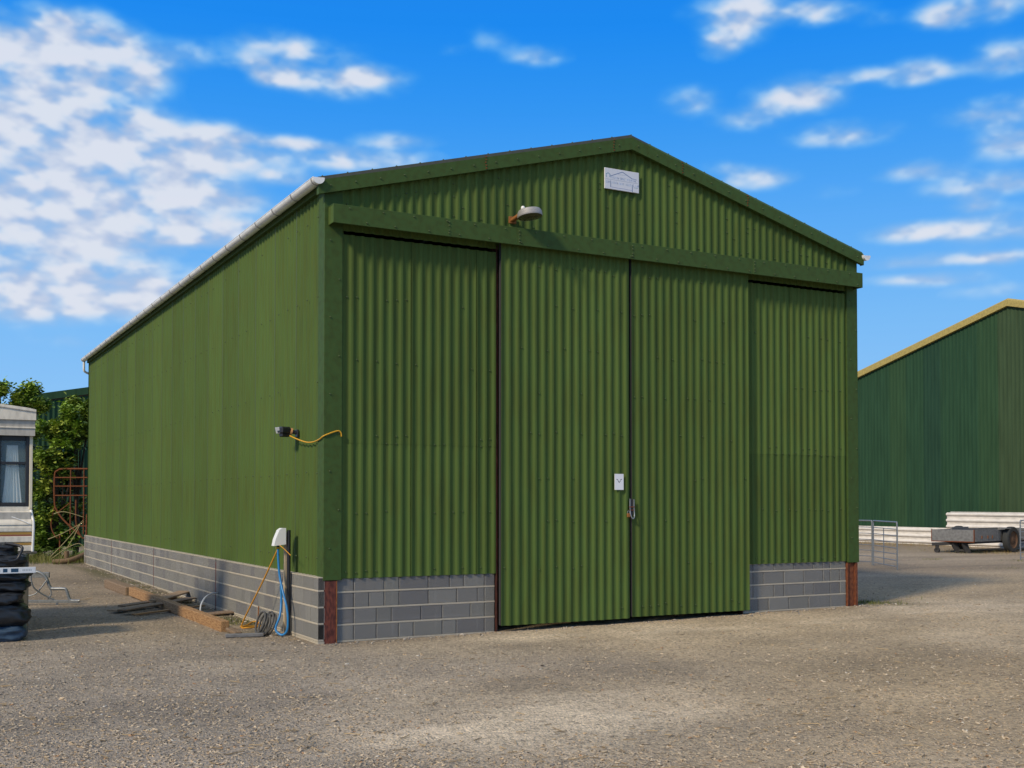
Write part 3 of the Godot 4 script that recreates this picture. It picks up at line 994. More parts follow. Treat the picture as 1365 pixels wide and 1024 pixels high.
# ---------------------------------------------------------------- things fixed to the barn
func barn_fittings() -> void:
	# sign board high in the gable: a line drawing of a shed over two rows of lettering
	var im := Image.create_empty(260, 136, false, Image.FORMAT_RGB8)
	im.fill(Color(0.87, 0.88, 0.91))
	var ink := Color(0.42, 0.5, 0.66)
	line(im, Vector2(40, 52), Vector2(134, 12), 4, ink)
	line(im, Vector2(134, 12), Vector2(206, 46), 4, ink)
	line(im, Vector2(206, 46), Vector2(244, 50), 3, ink)
	line(im, Vector2(100, 34), Vector2(170, 30), 2, Color(0.62, 0.68, 0.78))
	line(im, Vector2(10, 40), Vector2(26, 32), 4, Color(0.45, 0.6, 0.7))
	line(im, Vector2(26, 32), Vector2(40, 42), 4, Color(0.45, 0.6, 0.7))
	line(im, Vector2(40, 42), Vector2(36, 56), 4, Color(0.45, 0.6, 0.7))
	line(im, Vector2(10, 40), Vector2(12, 60), 4, Color(0.45, 0.6, 0.7))
	line(im, Vector2(8, 74), Vector2(250, 74), 3, Color(0.66, 0.7, 0.78))
	line(im, Vector2(44, 84), Vector2(44, 124), 5, ink)
	line(im, Vector2(44, 124), Vector2(210, 126), 3, Color(0.55, 0.58, 0.75))
	line(im, Vector2(210, 92), Vector2(210, 134), 5, ink)
	line(im, Vector2(222, 106), Vector2(252, 106), 3, Color(0.5, 0.62, 0.66))
	# the lettering is too small to read: short upright strokes of its height, in words
	var r := RandomNumberGenerator.new()
	r.seed = 8
	for row in 2:
		var x := 46 if row == 0 else 12
		var y := 50 if row == 0 else 84
		for word in ([[58], [36], [70]] if row == 0 else [[26], [46], [34], [62], [30]]):
			var end: int = x + word[0]
			while x < end:
				var h := r.randi_range(9, 15)
				var tone := r.randf_range(0.0, 0.25)
				line(im, Vector2(x, y + 15 - h), Vector2(x, y + 15), 3, Color(0.5 + tone, 0.57 + tone, 0.68 + tone))
				if r.randf() < 0.6:
					line(im, Vector2(x, y + 15 - (h if r.randf() < 0.5 else 0)), Vector2(x + 6, y + 15 - (h if r.randf() < 0.5 else 0)), 3, Color(0.55 + tone, 0.6 + tone, 0.7 + tone))
				x += 8
			x += 10
	var sm := StandardMaterial3D.new()
	sm.albedo_texture = ImageTexture.create_from_image(im)
	sm.albedo_color = Color(0.93, 0.93, 0.93)
	sm.roughness = 0.4
	var t := thing("sign_board", "small white sign with blue shed drawing high in the barn gable", "sign", Vector3(4.893, 7.022, 0.018))
	obj("board", boxm(Vector3(-0.327, -0.165, -0.008), Vector3(0.327, 0.165, 0.008), 0.003), M.white_plastic, t)
	var q := ST()
	flat_print(q, 0.322, 0.16, 0.0095)
	obj("printed_face", q, sm, t)

	# notice on the left door
	var ni := Image.create_empty(64, 110, false, Image.FORMAT_RGB8)
	ni.fill(Color(0.88, 0.89, 0.91))
	for s in [[14, 36, 22, 42], [50, 36, 42, 42], [24, 48, 28, 54], [40, 48, 36, 54], [30, 58, 34, 58]]:
		line(ni, Vector2(s[0], s[1]), Vector2(s[2], s[3]), 4, Color(0.32, 0.34, 0.38))
	var nm := StandardMaterial3D.new()
	nm.albedo_texture = ImageTexture.create_from_image(ni)
	nm.roughness = 0.6
	t = thing("notice", "small blank-looking white notice fixed to the left sliding door", "notice", Vector3(4.763, 2.25, 0.117))
	obj("plate", boxm(Vector3(-0.083, -0.125, -0.004), Vector3(0.083, 0.125, 0.004), 0.001), M.white_plastic, t)
	q = ST()
	flat_print(q, 0.081, 0.123, 0.0055)
	obj("printed_face", q, nm, t)

	# hasp and padlock where the doors meet
	t = thing("door_latch", "galvanised drop bolt with hasp joining the two sliding doors", "latch", Vector3(4.99, 1.84, 0.125))
	var st := ST()
	tube(st, curve([Vector3(-0.035, 0.15, 0.01), Vector3(-0.035, -0.02, 0.012), Vector3(-0.03, -0.12, 0.03), Vector3(0.0, -0.165, 0.045), Vector3(0.035, -0.12, 0.03), Vector3(0.04, -0.02, 0.012), Vector3(0.04, 0.14, 0.01)], 4), 0.009)
	obj("bolt_loop", st, M.galv, t)
	obj("hasp_plate", boxm(Vector3(-0.03, -0.11, -0.008), Vector3(0.03, 0.14, 0.004), 0.003), M.trailer_dark, t)
	st = ST()
	for y in [0.02, -0.03]:
		box(st, Vector3(-0.05, y - 0.008, 0.004), Vector3(0.055, y + 0.008, 0.02), 0.002)
	obj("strap", st, M.rust_steel, t)
	t = thing("padlock", "small rusty padlock hanging from the latch of the sliding doors", "padlock", Vector3(4.925, 1.73, 0.14))
	st = ST()
	cbox(st, Vector3(0.055, 0.062, 0.028), 0.008)
	obj("lock_body", st, M.lamp_rust, t)
	st = ST()
	tube(st, curve([Vector3(-0.018, 0.028, 0), Vector3(-0.016, 0.058, 0), Vector3(0.0, 0.07, 0), Vector3(0.016, 0.058, 0), Vector3(0.018, 0.028, 0)], 3), 0.005)
	obj("shackle", st, M.galv, t)

	# old flood lamp on the gable
	t = thing("flood_lamp", "old weathered outdoor lamp on a rusty bracket above the door track", "lamp", Vector3(2.94, 6.18, 0.0))
	st = ST()
	bar(st, Vector3(-0.02, -0.03, 0.005), Vector3(0.03, 0.03, 0.20), 0.075, 0.05, 0.01)
	box(st, Vector3(-0.07, -0.075, -0.005), Vector3(0.05, 0.03, 0.02), 0.004)
	obj("bracket", st, M.lamp_rust, t)
	var hx := Transform3D(Basis.from_euler(Vector3(-0.12, 0.35, 0.0)) * Basis.from_scale(Vector3(0.98, 0.82, 1.1)), Vector3(0.09, 0.0, 0.36))
	st = ST()
	lathe(st, [Vector2(0.172, -0.05), Vector2(0.178, -0.03), Vector2(0.176, 0.02), Vector2(0.168, 0.05)], hx, 28)
	obj("lamp_rim", st, M.lamp_body, t)
	st = ST()
	lathe(st, [Vector2(0.169, 0.045), Vector2(0.155, 0.072), Vector2(0.11, 0.088), Vector2(0.05, 0.094), Vector2(0.0, 0.095)], hx, 28)
	obj("lamp_hood", st, M.lamp_body, t)
	st = ST()
	lathe(st, [Vector2(0.0, -0.072), Vector2(0.09, -0.066), Vector2(0.14, -0.056), Vector2(0.170, -0.046)], hx, 28)
	obj("lamp_glass", st, M.lamp_glass, t)
	st = ST()
	lathe(st, [Vector2(0.03, 0.0), Vector2(0.032, 0.05), Vector2(0.022, 0.072), Vector2(0.0, 0.08)], Transform3D(Basis.from_euler(Vector3(0, 0, 0.15)), Vector3(0.06, 0.075, 0.22)), 14)
	obj("light_sensor", st, M.white_plastic, t)

	# work lamp on the side wall with its yellow lead
	t = thing("work_lamp", "small black work lamp sticking out of the green side wall", "lamp", Vector3(-0.0, 2.955, -1.13))
	st = ST()
	cbox(st, Vector3(0.03, 0.11, 0.1), 0.01, Transform3D(Basis(), Vector3(-0.018, -0.02, 0)))
	tube(st, [Vector3(-0.03, -0.01, 0), Vector3(-0.12, 0.01, -0.02)], 0.03, 0.03, 10)
	obj("wall_mount", st, M.black_plastic, t)
	st = ST()
	tube(st, [Vector3(-0.085, 0.002, -0.012), Vector3(-0.112, 0.008, -0.017)], 0.052, 0.052, 14)
	obj("collar_band", st, mat(L(0.5, 0.25, 0.1), 0.6), t)
	st = ST()
	cbox(st, Vector3(0.17, 0.105, 0.14), 0.025, Transform3D(Basis.from_euler(Vector3(0, 0.25, 0.0)), Vector3(-0.2, 0.02, -0.03)))
	cbox(st, Vector3(0.13, 0.05, 0.09), 0.012, Transform3D(Basis.from_euler(Vector3(0, 0.25, 0.0)), Vector3(-0.2, -0.05, -0.02)))
	obj("lamp_housing", st, M.black_plastic, t)
	st = ST()
	cbox(st, Vector3(0.012, 0.09, 0.11), 0.005, Transform3D(Basis.from_euler(Vector3(0, 0.25, 0.25)), Vector3(-0.288, 0.02, -0.052)))
	obj("lens", st, mat(L(0.4, 0.42, 0.45), 0.25), t)
	st = ST()
	tube(st, curve([Vector3(-0.13, 2.90, -1.13), Vector3(-0.09, 2.84, -0.9), Vector3(-0.05, 2.785, -0.62), Vector3(-0.03, 2.775, -0.38), Vector3(-0.025, 2.80, -0.12), Vector3(-0.022, 2.83, 0.005), Vector3(0.02, 2.855, 0.026), Vector3(0.12, 2.895, 0.028), Vector3(0.2, 2.915, 0.026), Vector3(0.236, 2.89, 0.026), Vector3(0.245, 2.84, 0.022)], 6), 0.0095)
	tag(obj("lamp_cable", st, M.yellow_cable), "yellow cable sagging from the work lamp round the barn corner", "cable")

	# standpipe with its insulating hood
	t = thing("standpipe", "outside water tap under a white hood on a wooden post by the block wall", "tap", Vector3(-0.12, 0.0, -1.2))
	obj("post", boxm(Vector3(-0.05, -0.05, -0.06), Vector3(0.0, 1.50, -0.015), 0.004), M.lath, t)
	st = ST()
	tube(st, [Vector3(0.0, 0.0, 0.03), Vector3(0.0, 1.53, 0.03)], 0.028, 0.028, 12)
	obj("lagged_pipe", st, M.black_plastic, t)
	st = ST()
	var hood := func(z: float) -> Array: return [Vector3(-0.225, 1.305, z), Vector3(-0.205, 1.40, z), Vector3(-0.15, 1.53, z), Vector3(-0.11, 1.56, z), Vector3(-0.05, 1.56, z), Vector3(-0.05, 1.325, z)]
	var h0: Array = hood.call(-0.075)
	var h1: Array = hood.call(0.06)
	poly(st, h0, Vector3(0, 0, -1))
	poly(st, h1, Vector3(0, 0, 1))
	for i in h0.size():
		var j := (i + 1) % h0.size()
		poly(st, [h0[i], h0[j], h1[j], h1[i]], (h0[i] + h0[j]) * 0.5 - Vector3(-0.13, 1.44, -0.1))
	obj("tap_hood", st, M.white_plastic, t)
	st = ST()
	tube(st, [Vector3(-0.04, 1.36, 0.0), Vector3(-0.15, 1.34, 0.0), Vector3(-0.15, 1.26, 0.0)], 0.02, 0.024, 10)
	obj("tap_spout", st, M.black_plastic, t)
	obj("spout_ring", ring_shape(Vector3(-0.15, 1.275, 0), 0.028), M.yellow_cable, t)

	st = ST()
	tube(st, curve([Vector3(-0.27, 1.27, -1.2), Vector3(-0.265, 1.1, -1.2), Vector3(-0.25, 0.85, -1.17), Vector3(-0.23, 0.62, -1.06), Vector3(-0.21, 0.45, -0.98), Vector3(-0.2, 0.28, -0.94), Vector3(-0.21, 0.1, -0.95), Vector3(-0.27, 0.04, -1.02), Vector3(-0.33, 0.12, -1.1), Vector3(-0.27, 0.3, -1.1), Vector3(-0.23, 0.5, -1.16), Vector3(-0.235, 0.75, -1.17)], 6), 0.0165, 0.0165, 10)
	tag(obj("blue_hose", st, M.blue_hose), "bright blue water hose hanging from the tap to the ground", "hose")
	st = ST()
	for i in 5:
		var c := []
		for k in 25:
			var a := TAU * k / 24.0
			c.append(Vector3(-0.34 - 0.03 * i + 0.05 * sin(a), 0.17 + 0.025 * sin(i * 2.1) + (0.14 + 0.01 * (i % 3)) * sin(a), -1.3 - 0.03 * i + (0.17 + 0.02 * sin(i * 1.7)) * cos(a)))
		tube(st, c, 0.016, 0.016, 8)
	tag(obj("hose_coil", st, M.dark_pipe), "coil of grey pipe leaning on the block wall under the tap", "pipe coil")
	st = ST()
	tube(st, curve([Vector3(-0.27, 1.25, -1.22), Vector3(-0.34, 0.75, -1.74), Vector3(-0.44, 0.2, -2.3), on(-0.46, -2.44, 0.02), on(-0.42, -2.3, 0.016), on(-0.24, -2.36, 0.016), on(-0.14, -2.56, 0.02), on(-0.11, -2.8, 0.05), on(-0.15, -2.95, 0.03), on(-0.3, -2.72, 0.016), on(-0.46, -2.5, 0.02), on(-0.3, -2.42, 0.03), on(-0.17, -2.4, 0.02)], 6), 0.0115, 0.0115, 8)
	tag(obj("yellow_rope", st, M.yellow_rope), "taut orange-yellow rope running from the tap down to loops on the ground", "rope")
	st = ST()
	tube(st, curve([Vector3(-0.27, 1.33, -1.2), Vector3(-0.24, 1.27, -1.02), Vector3(-0.2, 1.18, -0.82)], 5), 0.006)
	tag(obj("twine", st, M.yellow_rope), "short end of yellow twine sticking out beside the tap", "twine")
	st = ST()
	bar(st, on(-0.13, -2.72, -0.01), Vector3(-0.1, 0.3, -2.78), 0.016, 0.016)
	tag(obj("thin_stake", st, M.edge_rust), "thin rusty stake leaning on the block wall behind the rope", "stake")

func flat_print(st: SurfaceTool, w: float, h: float, z: float) -> void:
	var c := [Vector3(-w, -h, z), Vector3(w, -h, z), Vector3(w, h, z), Vector3(-w, h, z)]
	var uv := [Vector2(0, 1), Vector2(1, 1), Vector2(1, 0), Vector2(0, 0)]
	for i in [0, 2, 1, 0, 3, 2]:
		st.set_normal(Vector3(0, 0, 1))
		st.set_uv(uv[i])
		st.add_vertex(c[i])

func ring_shape(c: Vector3, r: float) -> SurfaceTool:
	var st := ST()
	var p := []
	for k in 17:
		var a := TAU * k / 16.0
		p.append(c + Vector3(cos(a) * r, 0, sin(a) * r))
	tube(st, p, 0.01, 0.01, 6)
	return st

# ---------------------------------------------------------------- big dark green shed on the right
func green_shed() -> void:
	var t := thing("dark_shed", "big dark green metal shed with a yellow roof edge on the right", "shed", Vector3(36, 0, -16.9))
	var half := 12.6
	var top := func(x: float) -> float: return 10.28 - 0.262 * absf(x - half)
	var wall := Transform3D(Basis(Vector3(0, 0, 1), Vector3.UP, Vector3(-1, 0, 0)), Vector3(0, 0, -half))
	var x := 0.0
	var n := 0
	while x < 2 * half - 0.01:
		var st := ST()
		corr(st, x, minf(x + 1.02, 2 * half), -0.3, top, wall * Transform3D(Basis(), Vector3(0, 0, 0.004 * (n % 2))), 0.2, 0.022)
		var zz := x - half
		var m: Material = M.shed_pale if zz > -1.2 else [M.shed, M.shed2, M.shed, M.shed1, M.shed][n % 5]
		obj("wall_sheet", st, m, t)
		x += 1.0
		n += 1
	# yellow barge in two slopes with a turned-in soffit
	for s in [-1.0, 1.0]:
		var st := ST()
		var a := Vector3(-0.16, 10.46, 0)
		var b := Vector3(-0.16, 10.46 - 0.262 * (half + 0.3), s * (half + 0.3))
		var d := Vector3(0, -0.26, 0)
		poly(st, [a, b, b + d, a + d], Vector3(-1, 0, 0))
		poly(st, [a + d, b + d, b + d + Vector3(0.17, 0, 0), a + d + Vector3(0.17, 0, 0)], Vector3(0, -1, 0))
		var u := Vector3(0.09, 0.07, 0)
		poly(st, [a, b, b + u, a + u], Vector3(-1, 1, 0))
		poly(st, [a + u, b + u, b + u + Vector3(0.4, 0, 0), a + u + Vector3(0.4, 0, 0)], Vector3(0, 1, 0))
		obj("barge_board", st, M.yellow_trim, t)
		var rs := ST()
		poly(rs, [Vector3(0.25, 10.44, 0), Vector3(40, 10.44, 0), Vector3(40, 10.44 - 0.262 * half, s * half), Vector3(0.25, 10.44 - 0.262 * half, s * half)], Vector3(0, 1, 0))
		obj("roof", rs, M.roof, t)
		var sd := ST()
		corr(sd, 0.05, 40.0, -0.3, 6.97, Transform3D(Basis(Vector3(-s, 0, 0), Vector3.UP, Vector3(0, 0, s)), Vector3(0.0 if s < 0 else 40.05, 0, s * half)), 0.4, 0.035)
		obj("side_wall", sd, M.shed, t)

# ---------------------------------------------------------------- green shed behind the barn on the left
func rear_shed() -> void:
	var t := thing("rear_shed", "dark green profiled shed half hidden behind bushes and the barn", "shed", Vector3(-0.75, 0, -36.0))
	var top := func(x: float) -> float: return 5.95 + 0.19 * minf(x, 9.5) - 0.19 * maxf(x - 9.5, 0.0)
	var n := 0
	var x := 0.0
	while x < 18.9:
		for tier in 2:
			var st := ST()
			corr(st, x, minf(x + 1.02, 19.0), -0.2 if tier == 0 else 4.27, 4.4 if tier == 0 else top, Transform3D(Basis(), Vector3(0, 0, 0.05 * tier + 0.004 * (n % 2))), 0.2, 0.045)
			obj("wall_sheet", st, M.shed1 if tier == 0 else [M.shed2, M.shed][n % 2], t)
		x += 1.0
		n += 1
	var st2 := ST()
	for s in 2:
		var a := Vector3(-0.15, 5.98, 0.16) if s == 0 else Vector3(9.5, 7.81, 0.16)
		var b := Vector3(9.5, 7.81, 0.16) if s == 0 else Vector3(19.15, 5.98, 0.16)
		poly(st2, [a, b, b + Vector3(0, 0.3, 0), a + Vector3(0, 0.3, 0)], Vector3(0, 0, 1))
		poly(st2, [a, b, b + Vector3(0, 0, -0.2), a + Vector3(0, 0, -0.2)], Vector3(0, -1, 0))
		var u := Vector3(0, 0.3, 0)
		poly(st2, [a + u, b + u, b + u + Vector3(0, 0, -20), a + u + Vector3(0, 0, -20)], Vector3(0, 1, 0))
	obj("barge_board", st2, M.shed2, t)
	var sw := ST()
	box(sw, Vector3(-0.1, -0.2, -20), Vector3(0.0, 6.0, 0.0))
	obj("side_wall", sw, M.shed, t)

# ---------------------------------------------------------------- white sheets stood along the shed
func white_sheeting() -> void:
	for i in 2:
		var z0: float = [-31.0, -19.5][i]
		var z1: float = [-15.0, -8.0][i]
		var h: float = [0.775, 1.5][i]
		var xx: float = [35.7, 35.35][i]
		var t := thing("white_sheeting", ["low run of white ribbed sheets along the foot of the dark green shed", "taller white ribbed sheets standing behind the flatbed trailer"][i], "metal sheets", Vector3(xx, 0, z0), "white ribbed sheets by the dark shed")
		var rows: int = [1, 2][i]
		for k in rows:
			var st := ST()
			var y0 := -0.04 + 0.735 * k
			var turn := Transform3D(Basis(Vector3(0, 1, 0), Vector3(0, 0, 1), Vector3(1, 0, 0)), Vector3(0, 0, 0))
			# ribs run along z; the sheet spreads upwards
			var b := Basis(Vector3(0, 1, 0), Vector3(0, 0, 1), Vector3(-1, 0, 0))
			corr(st, 0.0, h - y0 if rows == 1 else 0.77, 0.0 - 0.12 * (k % 2) * float(rows > 1), z1 - z0, Transform3D(b, Vector3(-0.05 * k, y0, 0)), 0.262, 0.07)
			obj("ribbed_sheet", st, M.white_sheet, t)
		var ed := ST()
		box(ed, Vector3(0.02, h - 0.03, 0), Vector3(0.1, h + 0.0, z1 - z0), 0.004)
		obj("top_rail", ed, M.white_sheet, t)

# ---------------------------------------------------------------- caravan
func caravan() -> void:
	var zf := -3.63
	var t := thing("static_caravan", "white and cream static caravan with curtained window at the left edge", "caravan", Vector3(-3.3, 0, zf))
	var x0 := -6.4
	var st := ST()
	# upper white fascia, its top rounding down to the corner
	var fp := [Vector3(x0, 3.165, 0.13), Vector3(0.0, 3.165, 0.13), Vector3(0.0, 3.325, 0.13), Vector3(-0.12, 3.35, 0.13), Vector3(-0.5, 3.395, 0.13), Vector3(x0, 3.45, 0.13)]
	poly(st, fp, Vector3(0, 0, 1))
	poly(st, [fp[0], fp[1], fp[1] + Vector3(0, 0, -0.1), fp[0] + Vector3(0, 0, -0.1)], Vector3(0, -1, 0))
	for i in range(1, 5):
		poly(st, [fp[i], fp[i + 1], fp[i + 1] + Vector3(0, 0, -0.63), fp[i] + Vector3(0, 0, -0.63)], Vector3(0.2, 1, 0) if i > 1 else Vector3(1, 0, 0))
	var fb := []
	for q in fp:
		fb.append(q + Vector3(0, 0, -0.63))
	poly(st, fb, Vector3(0, 0, -1))
	obj("roof_fascia", st, M.caravan, t)
	st = ST()
	bar(st, Vector3(x0, 3.40, 0.14), Vector3(-0.5, 3.352, 0.14), 0.012, 0.014)
	bar(st, Vector3(-0.5, 3.352, 0.14), Vector3(0.0, 3.29, 0.14), 0.012, 0.014)
	obj("roof_moulding", st, M.caravan_grey, t)
	st = ST()
	poly(st, [Vector3(x0, 3.164, 0.1), Vector3(-0.01, 3.164, 0.1), Vector3(-0.01, 3.05, 0.09), Vector3(x0, 3.05, 0.09)], Vector3(0, 0, 1))
	poly(st, [Vector3(x0, 3.05, 0.09), Vector3(-0.01, 3.05, 0.09), Vector3(-0.01, 2.93, 0.09), Vector3(x0, 2.93, 0.09)], Vector3(0, 0, 1))
	poly(st, [Vector3(x0, 2.93, 0.09), Vector3(-0.01, 2.93, 0.09), Vector3(-0.01, 2.93, 0.0), Vector3(x0, 2.93, 0.0)], Vector3(0, -1, 0))
	poly(st, [Vector3(-0.01, 3.164, 0.1), Vector3(-0.01, 2.93, 0.09), Vector3(-0.01, 2.93, -0.5), Vector3(-0.01, 3.164, -0.5)], Vector3(1, 0, 0))
	obj("upper_band", st, M.caravan_grey, t)
	obj("band_moulding", boxm(Vector3(x0, 3.04, 0.09), Vector3(-0.005, 3.06, 0.105), 0.003), M.caravan, t)
	# window wall
	st = ST()
	box(st, Vector3(-0.075, 1.80, -0.06), Vector3(-0.035, 2.93, 0.0), 0.003)
	box(st, Vector3(-1.3, 1.80, -0.06), Vector3(-0.52, 2.93, 0.0), 0.003)
	box(st, Vector3(x0, 1.80, -0.06), Vector3(-2.2, 2.93, 0.0), 0.003)
	box(st, Vector3(x0, 1.79, -0.062), Vector3(-0.035, 1.872, 0.004), 0.003)
	obj("window_wall", st, M.caravan, t)
	obj("corner_trim", boxm(Vector3(-0.076, 1.83, -0.02), Vector3(-0.03, 2.93, 0.018), 0.006), M.caravan_trim, t)
	for w in [[-0.52, -0.078], [-2.2, -1.3]]:
		var wn := Node3D.new()
		wn.name = "window"
		t.add_child(wn, true)
		st = ST()
		var a: float = w[0]
		var b: float = w[1]
		box(st, Vector3(a, 1.873, -0.05), Vector3(a + 0.05, 2.928, 0.012), 0.006)
		box(st, Vector3(b - 0.05, 1.873, -0.05), Vector3(b, 2.928, 0.012), 0.006)
		box(st, Vector3(a + 0.051, 2.86, -0.05), Vector3(b - 0.051, 2.928, 0.011), 0.006)
		box(st, Vector3(a + 0.051, 1.873, -0.05), Vector3(b - 0.051, 1.93, 0.011), 0.006)
		box(st, Vector3(a + 0.051, 2.50, -0.04), Vector3(b - 0.051, 2.54, 0.006), 0.004)
		obj("frame", st, M.black_frame, wn)
		st = ST()
		box(st, Vector3(a + 0.03, 1.91, -0.022), Vector3(b - 0.03, 2.88, -0.018), 0.0)
		obj("pane", st, M.glass, wn)
		st = ST()
		var pr := []
		for i in 25:
			var u := i / 24.0
			var spread := lerpf(a + 0.075, b - 0.09, u)
			var mid := (a + b) / 2 - 0.01
			var gather := lerpf(mid, spread, 0.55)
			var z := -0.075 + 0.02 * sin(u * 34.0)
			pr.append([Vector3(spread, 1.9, z), Vector3(lerpf(spread, gather, 0.75), 2.4, z), Vector3(gather, 2.79, z), Vector3(-0.6 * cos(u * 34.0), 0, 1).normalized()])
		for i in 24:
			for k in 2:
				quads(st, pr[i][k], pr[i + 1][k], pr[i + 1][k + 1], pr[i][k + 1], pr[i][3], pr[i + 1][3], pr[i + 1][3], pr[i][3])
		obj("curtain", st, M.cloth, wn)
		obj("dark_room", boxm(Vector3(a, 1.85, -0.5), Vector3(b, 2.95, -0.14), 0.0), M.black_frame, wn)
	# lower front: a sloping panel over ribbed boards with stripes
	st = ST()
	var lp := [Vector2(0.0, 1.80), Vector2(0.02, 1.79), Vector2(0.12, 1.63), Vector2(0.13, 1.6), Vector2(0.118, 1.595), Vector2(0.118, 1.57), Vector2(0.132, 1.56), Vector2(0.132, 1.50), Vector2(0.116, 1.495), Vector2(0.116, 1.43), Vector2(0.132, 1.42), Vector2(0.132, 1.345), Vector2(0.116, 1.34), Vector2(0.116, 1.29), Vector2(0.132, 1.28), Vector2(0.132, 1.21), Vector2(0.1, 1.20)]
	for i in lp.size() - 1:
		var a := Vector3(x0, lp[i].y, lp[i].x)
		var b := Vector3(x0, lp[i + 1].y, lp[i + 1].x)
		var r := Vector3(-0.045 - x0, 0, 0)
		poly(st, [a, b, b + r, a + r], Vector3(0, 0.3, 1))
	obj("lower_panel", st, M.caravan, t)
	obj("stripe", boxm(Vector3(x0, 1.452, 0.116), Vector3(-0.047, 1.492, 0.124), 0.002), M.stripe, t)
	obj("stripe", boxm(Vector3(x0, 1.43, 0.116), Vector3(-0.047, 1.45, 0.123), 0.002), M.stripe_red, t)
	obj("stripe", boxm(Vector3(x0, 1.295, 0.116), Vector3(-0.047, 1.335, 0.124), 0.002), M.stripe, t)
	st = ST()
	tube(st, curve([Vector3(-0.045, 1.81, 0.0), Vector3(-0.035, 1.72, 0.07), Vector3(-0.02, 1.6, 0.128), Vector3(-0.03, 1.2, 0.128)], 4), 0.02, 0.02, 8)
	obj("corner_moulding", st, M.white_pvc, t)
	# body behind the front, bumper rail and skirting
	st = ST()
	box(st, Vector3(x0, 1.22, -2.1), Vector3(-0.05, 1.79, 0.09), 0.01)
	box(st, Vector3(x0, 1.795, -2.1), Vector3(-0.05, 2.9, -0.55), 0.01)
	box(st, Vector3(-0.06, 1.80, -0.56), Vector3(-0.04, 3.0, -0.055), 0.003)
	obj("body", st, M.caravan_grey, t)
	obj("bumper_rail", boxm(Vector3(x0, 1.165, -0.02), Vector3(0.03, 1.198, 0.16), 0.006), mat(L(0.09, 0.085, 0.07), 0.7), t)
	obj("skirting", boxm(Vector3(x0, -0.1, -2.2), Vector3(-0.07, 1.164, 0.02), 0.01), mat(L(0.13, 0.12, 0.09), 0.8), t)
	st = ST()
	tube(st, curve([Vector3(-3.9, 1.87, zf + 0.03), Vector3(-3.75, 1.77, zf + 0.055), Vector3(-3.55, 1.69, zf + 0.1), Vector3(-3.38, 1.615, zf + 0.142)], 5), 0.008)
	tag(obj("washing_line", st, M.white_pvc), "thin white line lying across the sloping front of the caravan", "line")

# ---------------------------------------------------------------- plants
func leaf_mesh(l: float, w: float) -> ArrayMesh:
	var st := ST()
	var n := Vector3(0, 1, 0.2).normalized()
	var a := Vector3(0, 0, 0)
	var b := Vector3(w, 0.06 * l, l * 0.45)
	var c := Vector3(-w, 0.06 * l, l * 0.45)
	var d := Vector3(0, -0.12 * l, l)
	tri(st, a, b, d, Vector3(-0.3, 1, 0).normalized(), n, n)
	tri(st, a, d, c, Vector3(0.3, 1, 0).normalized(), n, n)
	return st.commit()

func tree(called: String, label: String, category: String, at: Vector3, crown: Array, leaf: Mesh, tones: Array, per: int, seed_: int, group := "") -> void:
	var r := RandomNumberGenerator.new()
	r.seed = seed_
	var t := thing(called, label, category, at, group)
	var wood := ST()
	var xf := []
	var cols := []
	var mean := Vector3.ZERO
	for c in crown:
		mean += Vector3(c[0], c[1], c[2]) / crown.size()
	var fork := Vector3(mean.x * 0.3, mean.y * 0.35, mean.z * 0.3)
	tube(wood, curve([Vector3(0, -0.1, 0), fork * 0.5 + Vector3(0.06, 0, 0), fork], 4), 0.11, 0.075, 9)
	for c in crown:
		var cc := Vector3(c[0], c[1], c[2])
		tube(wood, curve([fork, fork.lerp(cc, 0.5) + Vector3(r.randf_range(-0.15, 0.15), 0.15, r.randf_range(-0.15, 0.15)), cc], 5), 0.05, 0.018, 6)
		var twigs := int(14 * c[3] * c[3]) + 8
		for k in twigs:
			var d := Vector3(r.randfn(), r.randfn() * 0.85, r.randfn()).normalized()
			var tip: Vector3 = cc + d * c[3] * r.randf_range(0.45, 1.12) * Vector3(1, c[4], 1)
			var mid := cc.lerp(tip, 0.5) + Vector3(0, 0.06, 0)
			tube(wood, [cc, mid, tip], 0.013, 0.004, 4)
			var tone: Color = tones[r.randi() % tones.size()] * r.randf_range(0.75, 1.2)
			for q in per:
				var f := r.randf_range(0.25, 1.05)
				var p := cc.lerp(tip, f) + Vector3(r.randfn(), r.randfn(), r.randfn()) * 0.085
				var s := r.randf_range(0.7, 1.25)
				var b := Basis.from_euler(Vector3(r.randf_range(-0.9, 0.5), r.randf() * TAU, r.randf_range(-0.7, 0.7))).scaled_local(Vector3.ONE * s)
				xf.append(Transform3D(b, p))
				var col := tone * r.randf_range(0.8, 1.2)
				col.a = 1
				cols.append(col)
	obj("trunk", wood, M.bark, t)
	scatter("leaves", leaf, M.leaf, xf, cols, t)

func blade() -> ArrayMesh:
	var st := ST()
	var n := Vector3(0, 0.5, 1).normalized()
	quads(st, Vector3(-0.5, 0, 0), Vector3(0.5, 0, 0), Vector3(0.35, 0.55, 0.1), Vector3(-0.35, 0.55, 0.1), n, n, n, n)
	tri(st, Vector3(-0.35, 0.55, 0.1), Vector3(0.35, 0.55, 0.1), Vector3(0, 1, 0.4), n, n, n)
	return st.commit()

